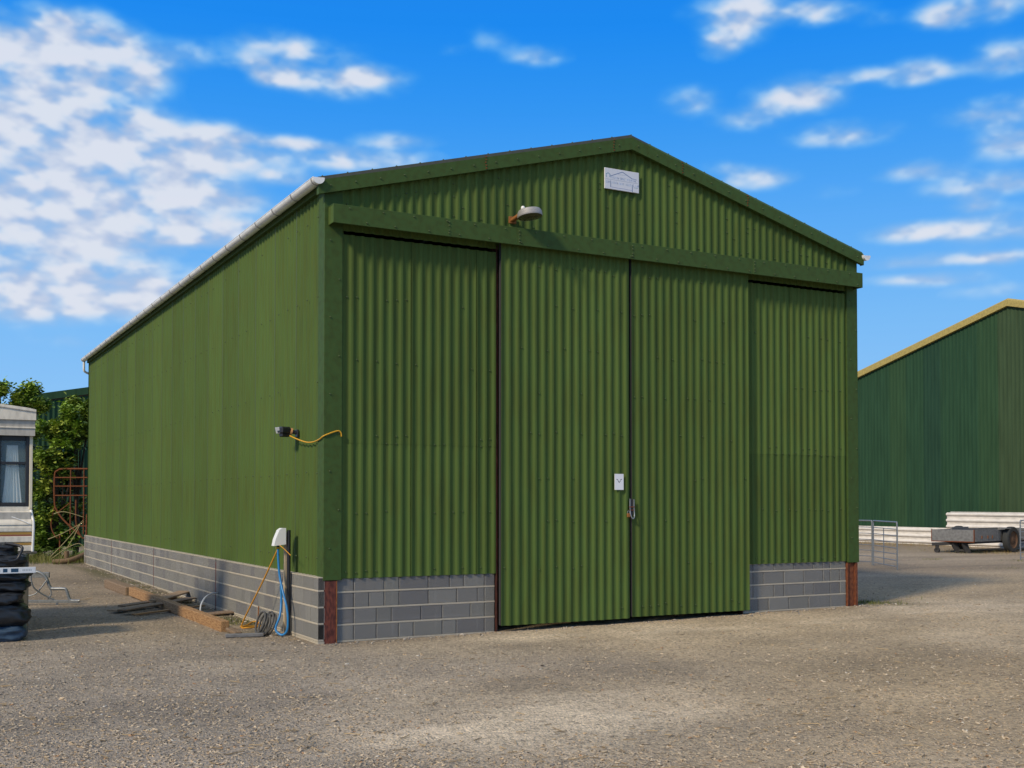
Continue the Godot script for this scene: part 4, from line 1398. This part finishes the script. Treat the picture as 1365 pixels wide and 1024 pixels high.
func grass(label: String, spots: Array, h: float, tones: Array, s: int) -> void:
	var r := RandomNumberGenerator.new()
	r.seed = s
	var xf := []
	var cols := []
	for sp in spots:   # x, z, radius x, radius z, count
		for i in sp[4]:
			var p := Vector2(sp[0] + r.randfn() * sp[2] * 0.5, sp[1] + r.randfn() * sp[3] * 0.5)
			if p.x > -0.1 and p.x < W + 0.04 and p.y < 0.02 and p.y > -LEN:
				continue
			var k := h * r.randf_range(0.4, 1.2)
			var b := Basis.from_euler(Vector3(r.randf_range(-0.5, 0.5), r.randf() * TAU, r.randf_range(-0.4, 0.4))).scaled_local(Vector3(0.008 + 0.012 * h, k, k))
			xf.append(Transform3D(b, on(p.x, p.y, -0.005)))
			var c: Color = tones[r.randi() % tones.size()] * r.randf_range(0.7, 1.25)
			c.a = 1
			cols.append(c)
	tag(scatter("grass", blade(), M.leaf, xf, cols), label, "grass")

func plants() -> void:
	var leaf := leaf_mesh(0.13, 0.042)
	var big := leaf_mesh(0.16, 0.055)
	tree("hawthorn_tree", "yellow-green leafy tree showing above the caravan roof", "tree", Vector3(-2.2, 0, -27.0),
		[[0.1, 4.9, 0, 0.75, 0.8], [0.75, 5.35, 0.1, 0.5, 0.9], [1.0, 5.75, 0.2, 0.28, 1.0], [-0.5, 5.2, 0.2, 0.7, 0.8], [-1.2, 5.0, 0, 0.7, 0.8], [-0.3, 4.2, 0.3, 0.9, 0.8], [0.9, 4.4, 0.1, 0.6, 0.8], [-1.6, 5.6, -0.2, 0.5, 0.8], [0.05, 5.75, 0, 0.3, 1.0], [1.35, 5.2, 0.2, 0.25, 0.7]],
		leaf, [Color(0.2, 0.31, 0.035), Color(0.25, 0.36, 0.04), Color(0.15, 0.25, 0.03), Color(0.32, 0.38, 0.06)], 120, 51)
	tree("elder_bush", "tall tangled green bush between the caravan and the barn", "bush", Vector3(-0.55, 0, -25.0),
		[[-0.2, 4.3, 0, 0.55, 0.8], [0.35, 4.75, 0.1, 0.3, 1.2], [0.62, 4.45, 0.15, 0.35, 0.9], [0.15, 3.9, 0.2, 0.5, 0.8], [-0.45, 3.3, 0.2, 0.5, 0.9], [0.1, 2.9, 0.1, 0.5, 0.9], [-0.5, 2.3, 0.1, 0.5, 0.9], [-0.2, 1.6, 0.1, 0.55, 0.9], [-0.6, 1.1, 0.2, 0.5, 0.9], [0.4, 3.3, -0.1, 0.35, 0.9], [-0.35, 0.55, 0.3, 0.5, 0.8], [-0.75, 0.6, 0.3, 0.45, 0.8], [0.3, 0.7, 0.1, 0.5, 0.8]],
		big, [Color(0.16, 0.26, 0.028), Color(0.22, 0.33, 0.036), Color(0.11, 0.19, 0.024), Color(0.3, 0.36, 0.05)], 100, 52)
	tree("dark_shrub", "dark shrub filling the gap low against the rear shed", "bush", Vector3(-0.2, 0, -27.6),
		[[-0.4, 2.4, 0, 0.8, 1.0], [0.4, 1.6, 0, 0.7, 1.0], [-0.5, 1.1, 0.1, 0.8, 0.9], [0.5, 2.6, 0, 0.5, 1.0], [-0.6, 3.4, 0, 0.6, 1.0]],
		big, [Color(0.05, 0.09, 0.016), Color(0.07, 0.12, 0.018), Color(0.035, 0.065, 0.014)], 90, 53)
	tree("conifer_bush", "pale feathery bush leaning towards the barn corner", "bush", Vector3(0.1, 0, -25.6),
		[[0.25, 4.9, 0.1, 0.35, 0.8], [-0.15, 4.55, 0.1, 0.4, 0.7], [0.5, 5.15, 0.0, 0.22, 0.8], [-0.05, 5.25, 0.0, 0.16, 1.4], [0.1, 4.2, 0.1, 0.4, 0.8]],
		leaf_mesh(0.13, 0.03), [Color(0.17, 0.25, 0.03), Color(0.23, 0.31, 0.045), Color(0.12, 0.19, 0.025)], 150, 54)
	# a far hedge closes the view past the left side of the yard
	for i in 7:
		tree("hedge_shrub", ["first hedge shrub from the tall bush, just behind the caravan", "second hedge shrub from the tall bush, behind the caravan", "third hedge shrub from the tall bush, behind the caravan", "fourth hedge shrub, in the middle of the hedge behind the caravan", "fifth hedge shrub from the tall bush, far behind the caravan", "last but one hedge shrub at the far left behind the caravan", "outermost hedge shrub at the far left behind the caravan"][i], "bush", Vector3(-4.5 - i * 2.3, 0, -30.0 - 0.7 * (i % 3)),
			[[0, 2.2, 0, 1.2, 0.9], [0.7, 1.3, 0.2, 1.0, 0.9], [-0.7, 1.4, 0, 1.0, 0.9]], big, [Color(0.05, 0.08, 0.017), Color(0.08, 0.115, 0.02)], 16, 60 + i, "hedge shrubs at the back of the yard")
	# ferns
	for i in 5:
		var p: Vector3 = [Vector3(-0.62, 0, -24.2), Vector3(-0.1, 0, -23.6), Vector3(0.15, 0, -23.1), Vector3(-0.35, 0, -23.3), Vector3(-0.85, 0, -24.6)][i]
		fern(on(p.x, p.z), ["low fern beside the end of the caravan", "fern under the rusty rack", "fern closest to the barn corner", "fern behind the short stump", "farthest fern under the tall bush"][i], [1.1, 1.3, 1.35, 1.1, 1.0][i], 70 + i)
	# dead bramble canes
	var st := ST()
	for c in [[Vector3(-0.95, 0.1, -23.6), Vector3(-0.4, 0.75, -23.4), Vector3(0.05, 1.35, -23.3)], [Vector3(-1.0, 0.05, -23.2), Vector3(-0.5, 0.45, -23.1), Vector3(-0.1, 0.62, -23.0), Vector3(0.1, 0.4, -22.9)], [Vector3(-0.95, 0.75, -23.6), Vector3(-0.5, 0.95, -23.5), Vector3(0.1, 1.3, -23.4)], [Vector3(-0.8, 1.55, -23.5), Vector3(-0.5, 1.62, -23.4), Vector3(0.05, 1.45, -23.2)], [Vector3(-0.6, 0.15, -23.3), Vector3(-0.25, 0.8, -23.2), Vector3(0.0, 1.3, -23.3)]]:
		tube(st, curve(c, 5), 0.018, 0.009, 5)
	tag(obj("bramble_canes", st, M.stem), "dead pale bramble canes arching below the rusty rack", "brambles")
	var green := [Color(0.1, 0.14, 0.02), Color(0.16, 0.18, 0.035), Color(0.22, 0.2, 0.06)]
	grass("rough grass under the bushes at the barn's far corner", [[-0.6, -23.4, 1.8, 1.6, 1800], [0.1, -22.7, 0.8, 0.7, 500], [-1.4, -24.4, 1.4, 1.8, 1200]], 0.28, green, 81)
	grass("thin moss and grass along the foot of the block wall", [[-0.22, -7.6, 0.2, 0.9, 160], [-0.3, -3.4, 0.3, 0.7, 170], [-0.15, -2.8, 0.12, 0.5, 60], [-0.2, -12.0, 0.18, 2.0, 60]], 0.06, green, 82)
	grass("green tuft of grass behind the rusty right corner post", [[10.45, -0.35, 0.4, 0.4, 380], [10.9, 0.05, 0.6, 0.4, 60], [11.6, -0.6, 0.9, 0.5, 30]], 0.06, green, 83)
	var dry := [Color(0.3, 0.2, 0.07), Color(0.36, 0.27, 0.1), Color(0.2, 0.2, 0.05)]
	grass("dry straw-coloured grass along the far white sheets", [[34.6, -21.0, 1.3, 9.0, 900], [33.0, -25.0, 1.5, 6.0, 500], [31.3, -14.6, 1.6, 2.5, 500]], 0.12, dry, 84)
	grass("stray weeds growing in the gravel near the hurdles", [[24.6, -11.1, 0.5, 0.3, 60], [26.5, -9.3, 0.5, 0.4, 70], [22.5, -6.5, 0.6, 0.4, 30]], 0.08, green, 85)

func fern(at: Vector3, label: String, size: float, s: int) -> void:
	var r := RandomNumberGenerator.new()
	r.seed = s
	var t := thing("fern", label, "fern", at, "ferns under the bushes")
	for f in 11:
		var st := ST()
		var a := r.randf() * TAU
		var d := Vector3(cos(a), 0, sin(a))
		var side := d.cross(Vector3.UP)
		var l := size * r.randf_range(0.7, 1.1)
		var rise := r.randf_range(0.6, 0.9)
		for k in 14:
			var u := k / 14.0
			var p := d * l * u * 0.75 + Vector3.UP * l * (u * rise - 0.45 * u * u * u)
			var w := 0.22 * l * (1.0 - u) * minf(1.0, u * 4.0 + 0.3)
			var nx := d * 0.035 * l
			for sg in [-1.0, 1.0]:
				tri(st, p - nx * 0.5, p + nx * 0.5, p + side * sg * w + d * 0.03 + Vector3(0, -0.02, 0), Vector3.UP, Vector3.UP, Vector3.UP)
		var m := StandardMaterial3D.new()
		m.albedo_color = L(0.13 * r.randf_range(0.8, 1.25), 0.23, 0.03)
		m.backlight_enabled = true
		m.backlight = Color(0.4, 0.45, 0.15)
		obj("frond", st, m, t)

# ---------------------------------------------------------------- yard on the right: hurdles and trailer
func hurdle(label: String, a: Vector3, b: Vector3) -> void:
	var t := thing("sheep_hurdle", label, "hurdle", a, "galvanised hurdles in the yard")
	var d := b - a
	var h := 1.31
	var st := ST()
	var n := d.normalized()
	tube(st, curve([Vector3(0, 0, 0), Vector3(0, h - 0.12, 0), Vector3(0, h - 0.02, 0) + n * 0.04, n * 0.12 + Vector3(0, h, 0), d * 0.5 + Vector3(0, h, 0), d - n * 0.12 + Vector3(0, h, 0), d - n * 0.04 + Vector3(0, h - 0.02, 0), d + Vector3(0, h - 0.12, 0), d], 4), 0.021, 0.021, 8)
	obj("outer_frame", st, M.galv, t)
	for y in [0.1, 0.27, 0.44, 0.6, 0.76, 0.94, 1.12]:
		st = ST()
		tube(st, [Vector3(0, y, 0), d + Vector3(0, y, 0)], 0.0125, 0.0125, 6)
		obj("rail", st, M.galv, t)
	st = ST()
	bar(st, d * 0.55 + Vector3(0, 0.1, 0), d * 0.55 + Vector3(0, 1.13, 0), 0.012, 0.03)
	obj("brace", st, M.galv, t)

func yard_right() -> void:
	hurdle("nearer of the two grey hurdles beside the barn's right corner", on(18.8, -7.25), on(19.95, -9.2))
	hurdle("farther grey hurdle partly hidden by the barn's right corner", on(20.02, -9.32), on(20.45, -11.55))
	hurdle("grey hurdle cut off by the right edge of the photograph", on(26.95, -9.6), on(28.9, -8.5))

	var t := thing("flatbed_trailer", "grey flatbed farm trailer with rusty corners in front of the shed", "trailer", Vector3(30.08, 0.0, -13.94))
	var s := Vector3(0.98, 0, -0.199).normalized()
	var b := Vector3(-0.199, 0, -0.98).normalized()
	t.basis = Basis(s, Vector3.UP, -b)   # local x runs back along the trailer, local -z across it
	var w := 1.72
	var l := 5.2
	obj("bed", boxm(Vector3(0.03, 0.46, -w + 0.03), Vector3(l, 0.52, -0.03), 0.005), M.trailer_dark, t)
	obj("front_board", boxm(Vector3(-0.02, 0.45, -w + 0.02), Vector3(0.02, 0.885, -0.02), 0.004), M.trailer, t)
	for z in [[-0.019, 0.0], [-w, -w + 0.019]]:
		obj("corner_iron", boxm(Vector3(-0.025, 0.44, z[0] - 0.005), Vector3(0.03, 0.90, z[1] + 0.005), 0.003), M.rust_steel, t)
	obj("bottom_rail", boxm(Vector3(-0.024, 0.415, -w), Vector3(0.03, 0.449, 0.0), 0.003), M.rust_steel, t)
	for k in 3:
		obj("side_board", boxm(Vector3(0.035 + k * 1.72, 0.44, -0.025), Vector3(1.72 + k * 1.72, 0.88 - 0.01 * k, 0.012), 0.004), M.trailer, t)
		obj("side_board", boxm(Vector3(0.035 + k * 1.72, 0.44, -w - 0.012), Vector3(1.72 + k * 1.72, 0.88, -w + 0.025), 0.004), M.trailer, t)
	obj("tail_board", boxm(Vector3(l - 0.02, 0.44, -w + 0.03), Vector3(l + 0.02, 0.88, -0.03), 0.004), M.trailer, t)
	obj("loose_plate", boxm(Vector3(0.1, 0.84, -1.0), Vector3(1.35, 0.975, -0.94), 0.004), M.trailer, t)
	for x in [0.5, 0.95, 1.3]:
		obj("side_latch", boxm(Vector3(x, 0.55, 0.013), Vector3(x + 0.05, 0.66, 0.035), 0.004), M.edge_rust, t)
	var st := ST()
	bar(st, Vector3(0.3, 0.37, -0.86), Vector3(-0.35, 0.33, -1.5), 0.09, 0.12)
	bar(st, Vector3(0.3, 0.37, -0.86), Vector3(4.8, 0.37, -0.86), 0.2, 0.12)
	bar(st, Vector3(0.2, 0.395, -0.05), Vector3(4.9, 0.395, -0.05), 0.06, 0.06)
	obj("chassis", st, M.trailer_dark, t)
	st = ST()
	bar(st, Vector3(-0.2, 0.3, -1.38), Vector3(-0.2, 0.1, -1.38), 0.1, 0.1)
	tube(st, [Vector3(-0.25, 0.1, -1.38), Vector3(-0.15, 0.1, -1.38)], 0.1, 0.1, 12)
	obj("jockey_wheel", st, M.trailer_dark, t)
	st = ST()
	for z in [-0.5, -0.9]:
		bar(st, Vector3(0.15, 0.42, z), Vector3(0.3, 0.0, z + 0.1), 0.09, 0.2)
	bar(st, Vector3(0.3, 0.1, -0.85), Vector3(0.3, 0.1, -0.35), 0.06, 0.08)
	obj("prop_stand", st, M.trailer_dark, t)
	for z in [0.2, -w - 0.2]:
		var wn := Node3D.new()
		wn.name = "wheel"
		t.add_child(wn, true)
		wn.position = Vector3(2.42, 0.48, z)
		var sg := signf(z + 0.8)
		var xf := Transform3D(Basis(Vector3(1, 0, 0), Vector3(0, 0, sg), Vector3(0, -sg, 0)), Vector3.ZERO)
		st = ST()
		lathe(st, [Vector2(0.33, -0.11), Vector2(0.46, -0.12), Vector2(0.5, -0.09), Vector2(0.505, 0.0), Vector2(0.5, 0.09), Vector2(0.46, 0.12), Vector2(0.33, 0.11)], xf, 32)
		obj("tyre", st, M.tyre, wn)
		st = ST()
		lathe(st, [Vector2(0.33, 0.1), Vector2(0.31, 0.06), Vector2(0.2, 0.04), Vector2(0.12, 0.07), Vector2(0.06, 0.09), Vector2(0.0, 0.09)], xf, 28)
		lathe(st, [Vector2(0.0, -0.1), Vector2(0.33, -0.1)], xf, 28)
		obj("rim", st, M.trailer_rim, wn)
	obj("mudguard", boxm(Vector3(1.8, 0.9, 0.02), Vector3(3.1, 0.93, 0.3), 0.01), M.trailer, t)
	st = ST()
	bar(st, Vector3(2.42, 0.53, 0.1), Vector3(2.42, 0.53, -w - 0.1), 0.08, 0.08)
	obj("axle", st, M.trailer_dark, t)

# ---------------------------------------------------------------- yard on the left
func sack(size: Vector3, s: int, fold: float) -> SurfaceTool:
	var n := FastNoiseLite.new()
	n.seed = s
	n.frequency = 1.0
	n.fractal_octaves = 3
	var st := ST()
	var nu := 56
	var nv := 30
	var p := []
	for j in nv + 1:
		var row := []
		var ph := -PI / 2 + PI * j / nv
		for i in nu + 1:
			var th := TAU * (i % nu) / nu
			var e := 0.38
			var c := Vector3(signf(cos(th)) * pow(absf(cos(th)), e) * pow(maxf(cos(ph), 0.0), e * 1.4), signf(sin(ph)) * pow(absf(sin(ph)), 0.65), signf(sin(th)) * pow(absf(sin(th)), e) * pow(maxf(cos(ph), 0.0), e * 1.4))
			var q := c * size * 0.5
			var d := n.get_noise_3d(q.x * 2.0, q.y * 9.0, q.z * 2.0) * fold + n.get_noise_3d(q.x * 7.0 + 5.0, q.y * 16.0, q.z * 7.0) * fold * 0.35
			q += Vector3(c.x, c.y * 0.5, c.z) * d
			row.append(q)
		p.append(row)
	var nor := func(j: int, i: int) -> Vector3:
		var a: Vector3 = p[j][(i + 1) % nu] - p[j][(i - 1 + nu) % nu]
		var b: Vector3 = p[mini(j + 1, nv)][i % nu] - p[maxi(j - 1, 0)][i % nu]
		var r := b.cross(a).normalized()
		return r if r.length() > 0.1 else Vector3(0, signf(j - nv / 2.0), 0)
	for j in nv:
		for i in nu:
			quads(st, p[j][i], p[j][i + 1], p[j + 1][i + 1], p[j + 1][i], nor.call(j, i), nor.call(j, i + 1), nor.call(j + 1, i + 1), nor.call(j + 1, i))
	return st

func yard_left() -> void:
	# a pile of folded black plastic sacks
	var layers := [
		[0.0, 0.215, 1.15, M.blue_bag, "bluish lowest folded sack of the black pile", -4.05],
		[0.2, 0.32, 1.22, M.black_bag, "thick black sack second from the bottom of the pile", -4.07],
		[0.5, 0.2, 1.15, M.black_bag, "black folded sack third from the bottom of the pile, set back", -4.11],
		[0.68, 0.18, 1.22, M.black_bag, "black folded sack just under the pile's middle", -4.07],
		[0.83, 0.16, 1.24, M.black_bag, "black folded sack under the printed label strip", -4.07],
		[1.0, 0.2, 1.16, M.black_bag, "black folded sack just above the printed label strip", -4.06],
		[1.16, 0.17, 0.98, M.black_bag, "crumpled topmost black sack of the pile", -4.1]]
	for i in layers.size():
		var y: Array = layers[i]
		var o := obj("plastic_sack", sack(Vector3(y[2], y[1] * 1.12, 0.9), 40 + i, 0.06), y[3])
		o.position = Vector3(y[5], y[0] + y[1] / 2 + gh(-4, -2.6), -2.62 + 0.02 * (i % 3))
		o.rotation.y = 0.05 * sin(i * 2.0)
		tag(o, y[4], "sack", "pile of black plastic sacks")
	var st := ST()
	tube(st, curve([Vector3(-4.1, 1.2, -2.14), Vector3(-3.85, 1.13, -2.12), Vector3(-3.68, 1.14, -2.12), Vector3(-3.62, 1.22, -2.14), Vector3(-3.60, 1.32, -2.2), Vector3(-3.8, 1.37, -2.3)], 6), 0.02, 0.02, 7)
	tag(obj("carry_strap", st, M.black_plastic), "black webbing strap looped over the topmost sack", "strap")
	# printed strip round the pile
	var im := Image.create_empty(512, 48, false, Image.FORMAT_RGB8)
	im.fill(Color(0.82, 0.84, 0.86))
	var r := RandomNumberGenerator.new()
	r.seed = 12
	var x := 6
	while x < 500:
		var w := r.randi_range(22, 60)
		if r.randf() < 0.45:
			im.fill_rect(Rect2i(x, 8, w, 32), Color(0.1, 0.25, 0.36))
		else:
			var q := x
			while q < x + w:
				im.fill_rect(Rect2i(q, 16, 5, 16), Color(0.6, 0.64, 0.68))
				q += 8
		x += w + r.randi_range(8, 20)
	var lm := StandardMaterial3D.new()
	lm.albedo_texture = ImageTexture.create_from_image(im)
	lm.roughness = 0.5
	var t := thing("label_strip", "white printed strip with blue blocks across the black sack pile", "label strip", Vector3(-4.0, 1.0, -2.12))
	st = ST()
	box(st, Vector3(-0.75, -0.042, -0.008), Vector3(0.58, 0.042, 0.004), 0.002)
	obj("strip", st, M.white_plastic, t)
	st = ST()
	var c := [Vector3(-0.74, -0.038, 0.006), Vector3(0.57, -0.038, 0.006), Vector3(0.57, 0.038, 0.006), Vector3(-0.74, 0.038, 0.006)]
	var uv := [Vector2(0, 1), Vector2(1, 1), Vector2(1, 0), Vector2(0, 0)]
	for i in [0, 2, 1, 0, 3, 2]:
		st.set_normal(Vector3(0, 0, 1)); st.set_uv(uv[i]); st.add_vertex(c[i])
	obj("print", st, lm, t)

	# galvanised tube frame behind the sacks
	t = thing("tube_frame", "grey bent-tube metal frame lying behind the black sacks", "metal frame", Vector3(-2.5, 0, -7.75))
	var dx := Vector3(0.866, 0, 0.47)
	var P := func(u: float, y: float, o := 0.0) -> Vector3: return Vector3(-0.4, 0, -0.2) + dx * u + Vector3(0, y, 0) + Vector3(-0.47, 0, 0.866) * o
	st = ST()
	tube(st, curve([P.call(-0.5, 0.66), P.call(0.0, 0.64), P.call(0.14, 0.62), P.call(0.26, 0.52), P.call(0.33, 0.36), P.call(0.38, 0.325), P.call(0.56, 0.325), P.call(0.64, 0.3), P.call(0.7, 0.14), P.call(0.76, 0.1), P.call(0.9, 0.1)], 5), 0.028, 0.028, 10)
	obj("bent_tube", st, M.galv, t)
	st = ST()
	bar(st, P.call(-0.5, 0.09), P.call(0.88, 0.09), 0.05, 0.05)
	obj("base_rail", st, M.galv, t)
	st = ST()
	bar(st, P.call(0.47, 0.09), P.call(0.47, -0.06), 0.04, 0.04)
	bar(st, P.call(-0.3, 0.09), P.call(-0.3, -0.06), 0.04, 0.04)
	obj("foot", st, M.galv, t)
	st = ST()
	tube(st, curve([P.call(0.05, 0.6, 0.2), P.call(0.1, 0.38, 0.2), P.call(0.22, 0.24, 0.1), P.call(0.42, 0.12, 0.0)], 5), 0.014, 0.014, 7)
	tube(st, curve([P.call(-0.05, 0.2, 0.1), P.call(0.12, 0.25, 0.1), P.call(0.3, 0.5, 0.05)], 5), 0.012, 0.012, 7)
	tube(st, curve([P.call(0.33, 0.36), P.call(0.36, 0.22), P.call(0.3, 0.14), P.call(0.42, 0.1)], 5), 0.012, 0.012, 7)
	obj("brace", st, M.galv, t)
	st = ST()
	bar(st, P.call(-0.3, 0.56, -0.3), P.call(0.2, 0.56, -0.3), 0.05, 0.1)
	obj("cross_rail", st, M.galv, t)

	# timbers along the wall
	st = ST()
	bar(st, on(-0.80, -2.1, 0.075), on(-0.93, -9.0, 0.115), 0.13, 0.17, 0.008)
	tag(obj("timber_beam", st, M.wood), "long squared brown timber beam lying beside the block wall", "timber")
	st = ST()
	bar(st, on(-0.9, -9.3, 0.08), on(-0.95, -11.7, 0.09), 0.22, 0.19, 0.02)
	tag(obj("old_sleeper", st, M.old_wood), "short grey weathered timber behind the long brown beam", "timber")
	st = ST()
	bar(st, on(-0.72, -1.66, 0.02), on(-0.76, -2.02, 0.05), 0.12, 0.05, 0.01)
	tag(obj("split_offcut", st, M.old_wood), "small split offcut at the near end of the brown beam", "offcut")
	var boards := [[Vector2(-1.84, -5.7), Vector2(-0.15, -7.2), 0.24, 0.05, "widest weathered board of the heap beside the beam"], [Vector2(-1.75, -5.25), Vector2(-0.35, -6.6), 0.2, 0.09, "middle weathered board of the heap beside the beam"], [Vector2(-1.6, -5.02), Vector2(-0.25, -5.8), 0.1, 0.03, "narrow yellowish batten in front of the board heap"], [Vector2(-0.95, -6.5), Vector2(-0.12, -7.9), 0.26, 0.13, "short grey board leaning on the board heap near the wall"], [Vector2(-1.5, -6.7), Vector2(-0.4, -7.7), 0.22, 0.03, "farthest grey board of the heap, lying flat"]]
	for i in boards.size():
		var bd = boards[i]
		st = ST()
		bar(st, on(bd[0].x, bd[0].y, bd[3]), on(bd[1].x, bd[1].y, bd[3] + 0.03), bd[2], 0.028, 0.006)
		tag(obj("board", st, [M.old_wood1, M.old_wood, M.wood, M.old_wood1, M.old_wood][i]), bd[4], "board", "old boards beside the beam")
	st = ST()
	bar(st, on(-0.52, -4.5, 0.03), on(-0.05, -4.5, 0.05), 0.32, 0.025, 0.005)
	tag(obj("board", st, M.old_wood), "square brown board lying alone against the block wall", "board", "old boards beside the beam")
	st = ST()
	bar(st, on(-0.99, -1.33, 0.03), on(-0.47, -1.22, 0.03), 0.1, 0.05, 0.008)
	tag(obj("grey_bar", st, M.grey_bar), "short grey metal bar lying in front of the brown beam", "bar")
	st = ST()
	tube(st, curve([on(-0.55, -4.75, 0.0), on(-0.53, -4.8, 0.16), on(-0.42, -4.95, 0.28), on(-0.25, -5.2, 0.32), on(-0.09, -5.45, 0.3)], 6), 0.014, 0.014, 8)
	tag(obj("white_pipe_loop", st, M.white_pvc), "thin white plastic pipe arching from the wall to the ground", "pipe")

	# stump, log and post at the back corner
	st = ST()
	tube(st, curve([on(-0.95, -22.2, 0.06), on(-0.5, -22.0, 0.1), Vector3(-0.02, 0.3, -22.35)], 4), 0.075, 0.085, 9)
	tag(obj("fallen_log", st, M.log), "short fallen log resting against the barn's far corner", "log")
	st = ST()
	tube(st, [on(-0.55, -22.3, -0.05), on(-0.55, -22.3, 0.38)], 0.075, 0.07, 10)
	tag(obj("stump_post", st, M.log), "short upright sawn post behind the fallen log", "post")
	st = ST()
	bar(st, Vector3(0.06, -0.05, -22.6), Vector3(0.1, 1.55, -22.6), 0.1, 0.1)
	tag(obj("rusty_stake", st, M.rust_steel), "brown rusty upright stake right behind the barn's far corner", "stake")

	# rusty feed rack
	t = thing("hay_rack", "rusty round-cornered tube rack leaning behind the barn's far corner", "rack", Vector3(-0.68, 0, -24.4))
	var dr := Vector3(0.879, 0, 0.477)
	var R := func(u: float, y: float, o := 0.0) -> Vector3: return dr * u + Vector3(0, y, 0) + Vector3(-0.477, 0, 0.879) * o
	st = ST()
	tube(st, curve([R.call(1.5, 3.0), R.call(0.3, 3.0), R.call(0.1, 2.95), R.call(0.0, 2.8), R.call(0.0, 2.0), R.call(0.06, 1.7), R.call(0.3, 1.35), R.call(0.85, 0.85)], 5), 0.03, 0.03, 8)
	obj("outer_tube", st, M.rack_rust, t)
	for y in [2.72, 2.44, 2.14]:
		st = ST()
		tube(st, [R.call(0.0, y), R.call(1.5, y)], 0.022, 0.022, 7)
		obj("rail", st, M.rack_rust, t)
	for u in [0.52, 0.95, 1.2]:
		st = ST()
		tube(st, [R.call(u, 3.0), R.call(u, 0.9)], 0.022, 0.022, 7)
		obj("upright", st, M.rust_steel, t)
	st = ST()
	tube(st, curve([R.call(0.0, 1.75), R.call(-0.1, 1.2), R.call(0.02, 0.85), R.call(0.2, 0.7)], 5), 0.022, 0.022, 7)
	tube(st, curve([R.call(0.12, 1.6), R.call(0.5, 1.9)], 4), 0.018, 0.018, 7)
	tube(st, curve([R.call(0.7, 2.0), R.call(0.72, 1.2), R.call(0.95, 0.75), R.call(1.1, 1.2), R.call(1.15, 1.9)], 5), 0.024, 0.024, 7)
	tube(st, [R.call(0.65, 1.15), R.call(1.3, 1.15)], 0.018, 0.018, 7)
	obj("hoop", st, M.rack_rust, t)
	st = ST()
	tube(st, [R.call(0.18, 0.9), R.call(0.2, -0.1)], 0.024, 0.024, 7)
	tube(st, [R.call(1.05, 1.0), R.call(1.1, -0.1)], 0.026, 0.026, 7)
	obj("leg", st, M.rust_steel, t)
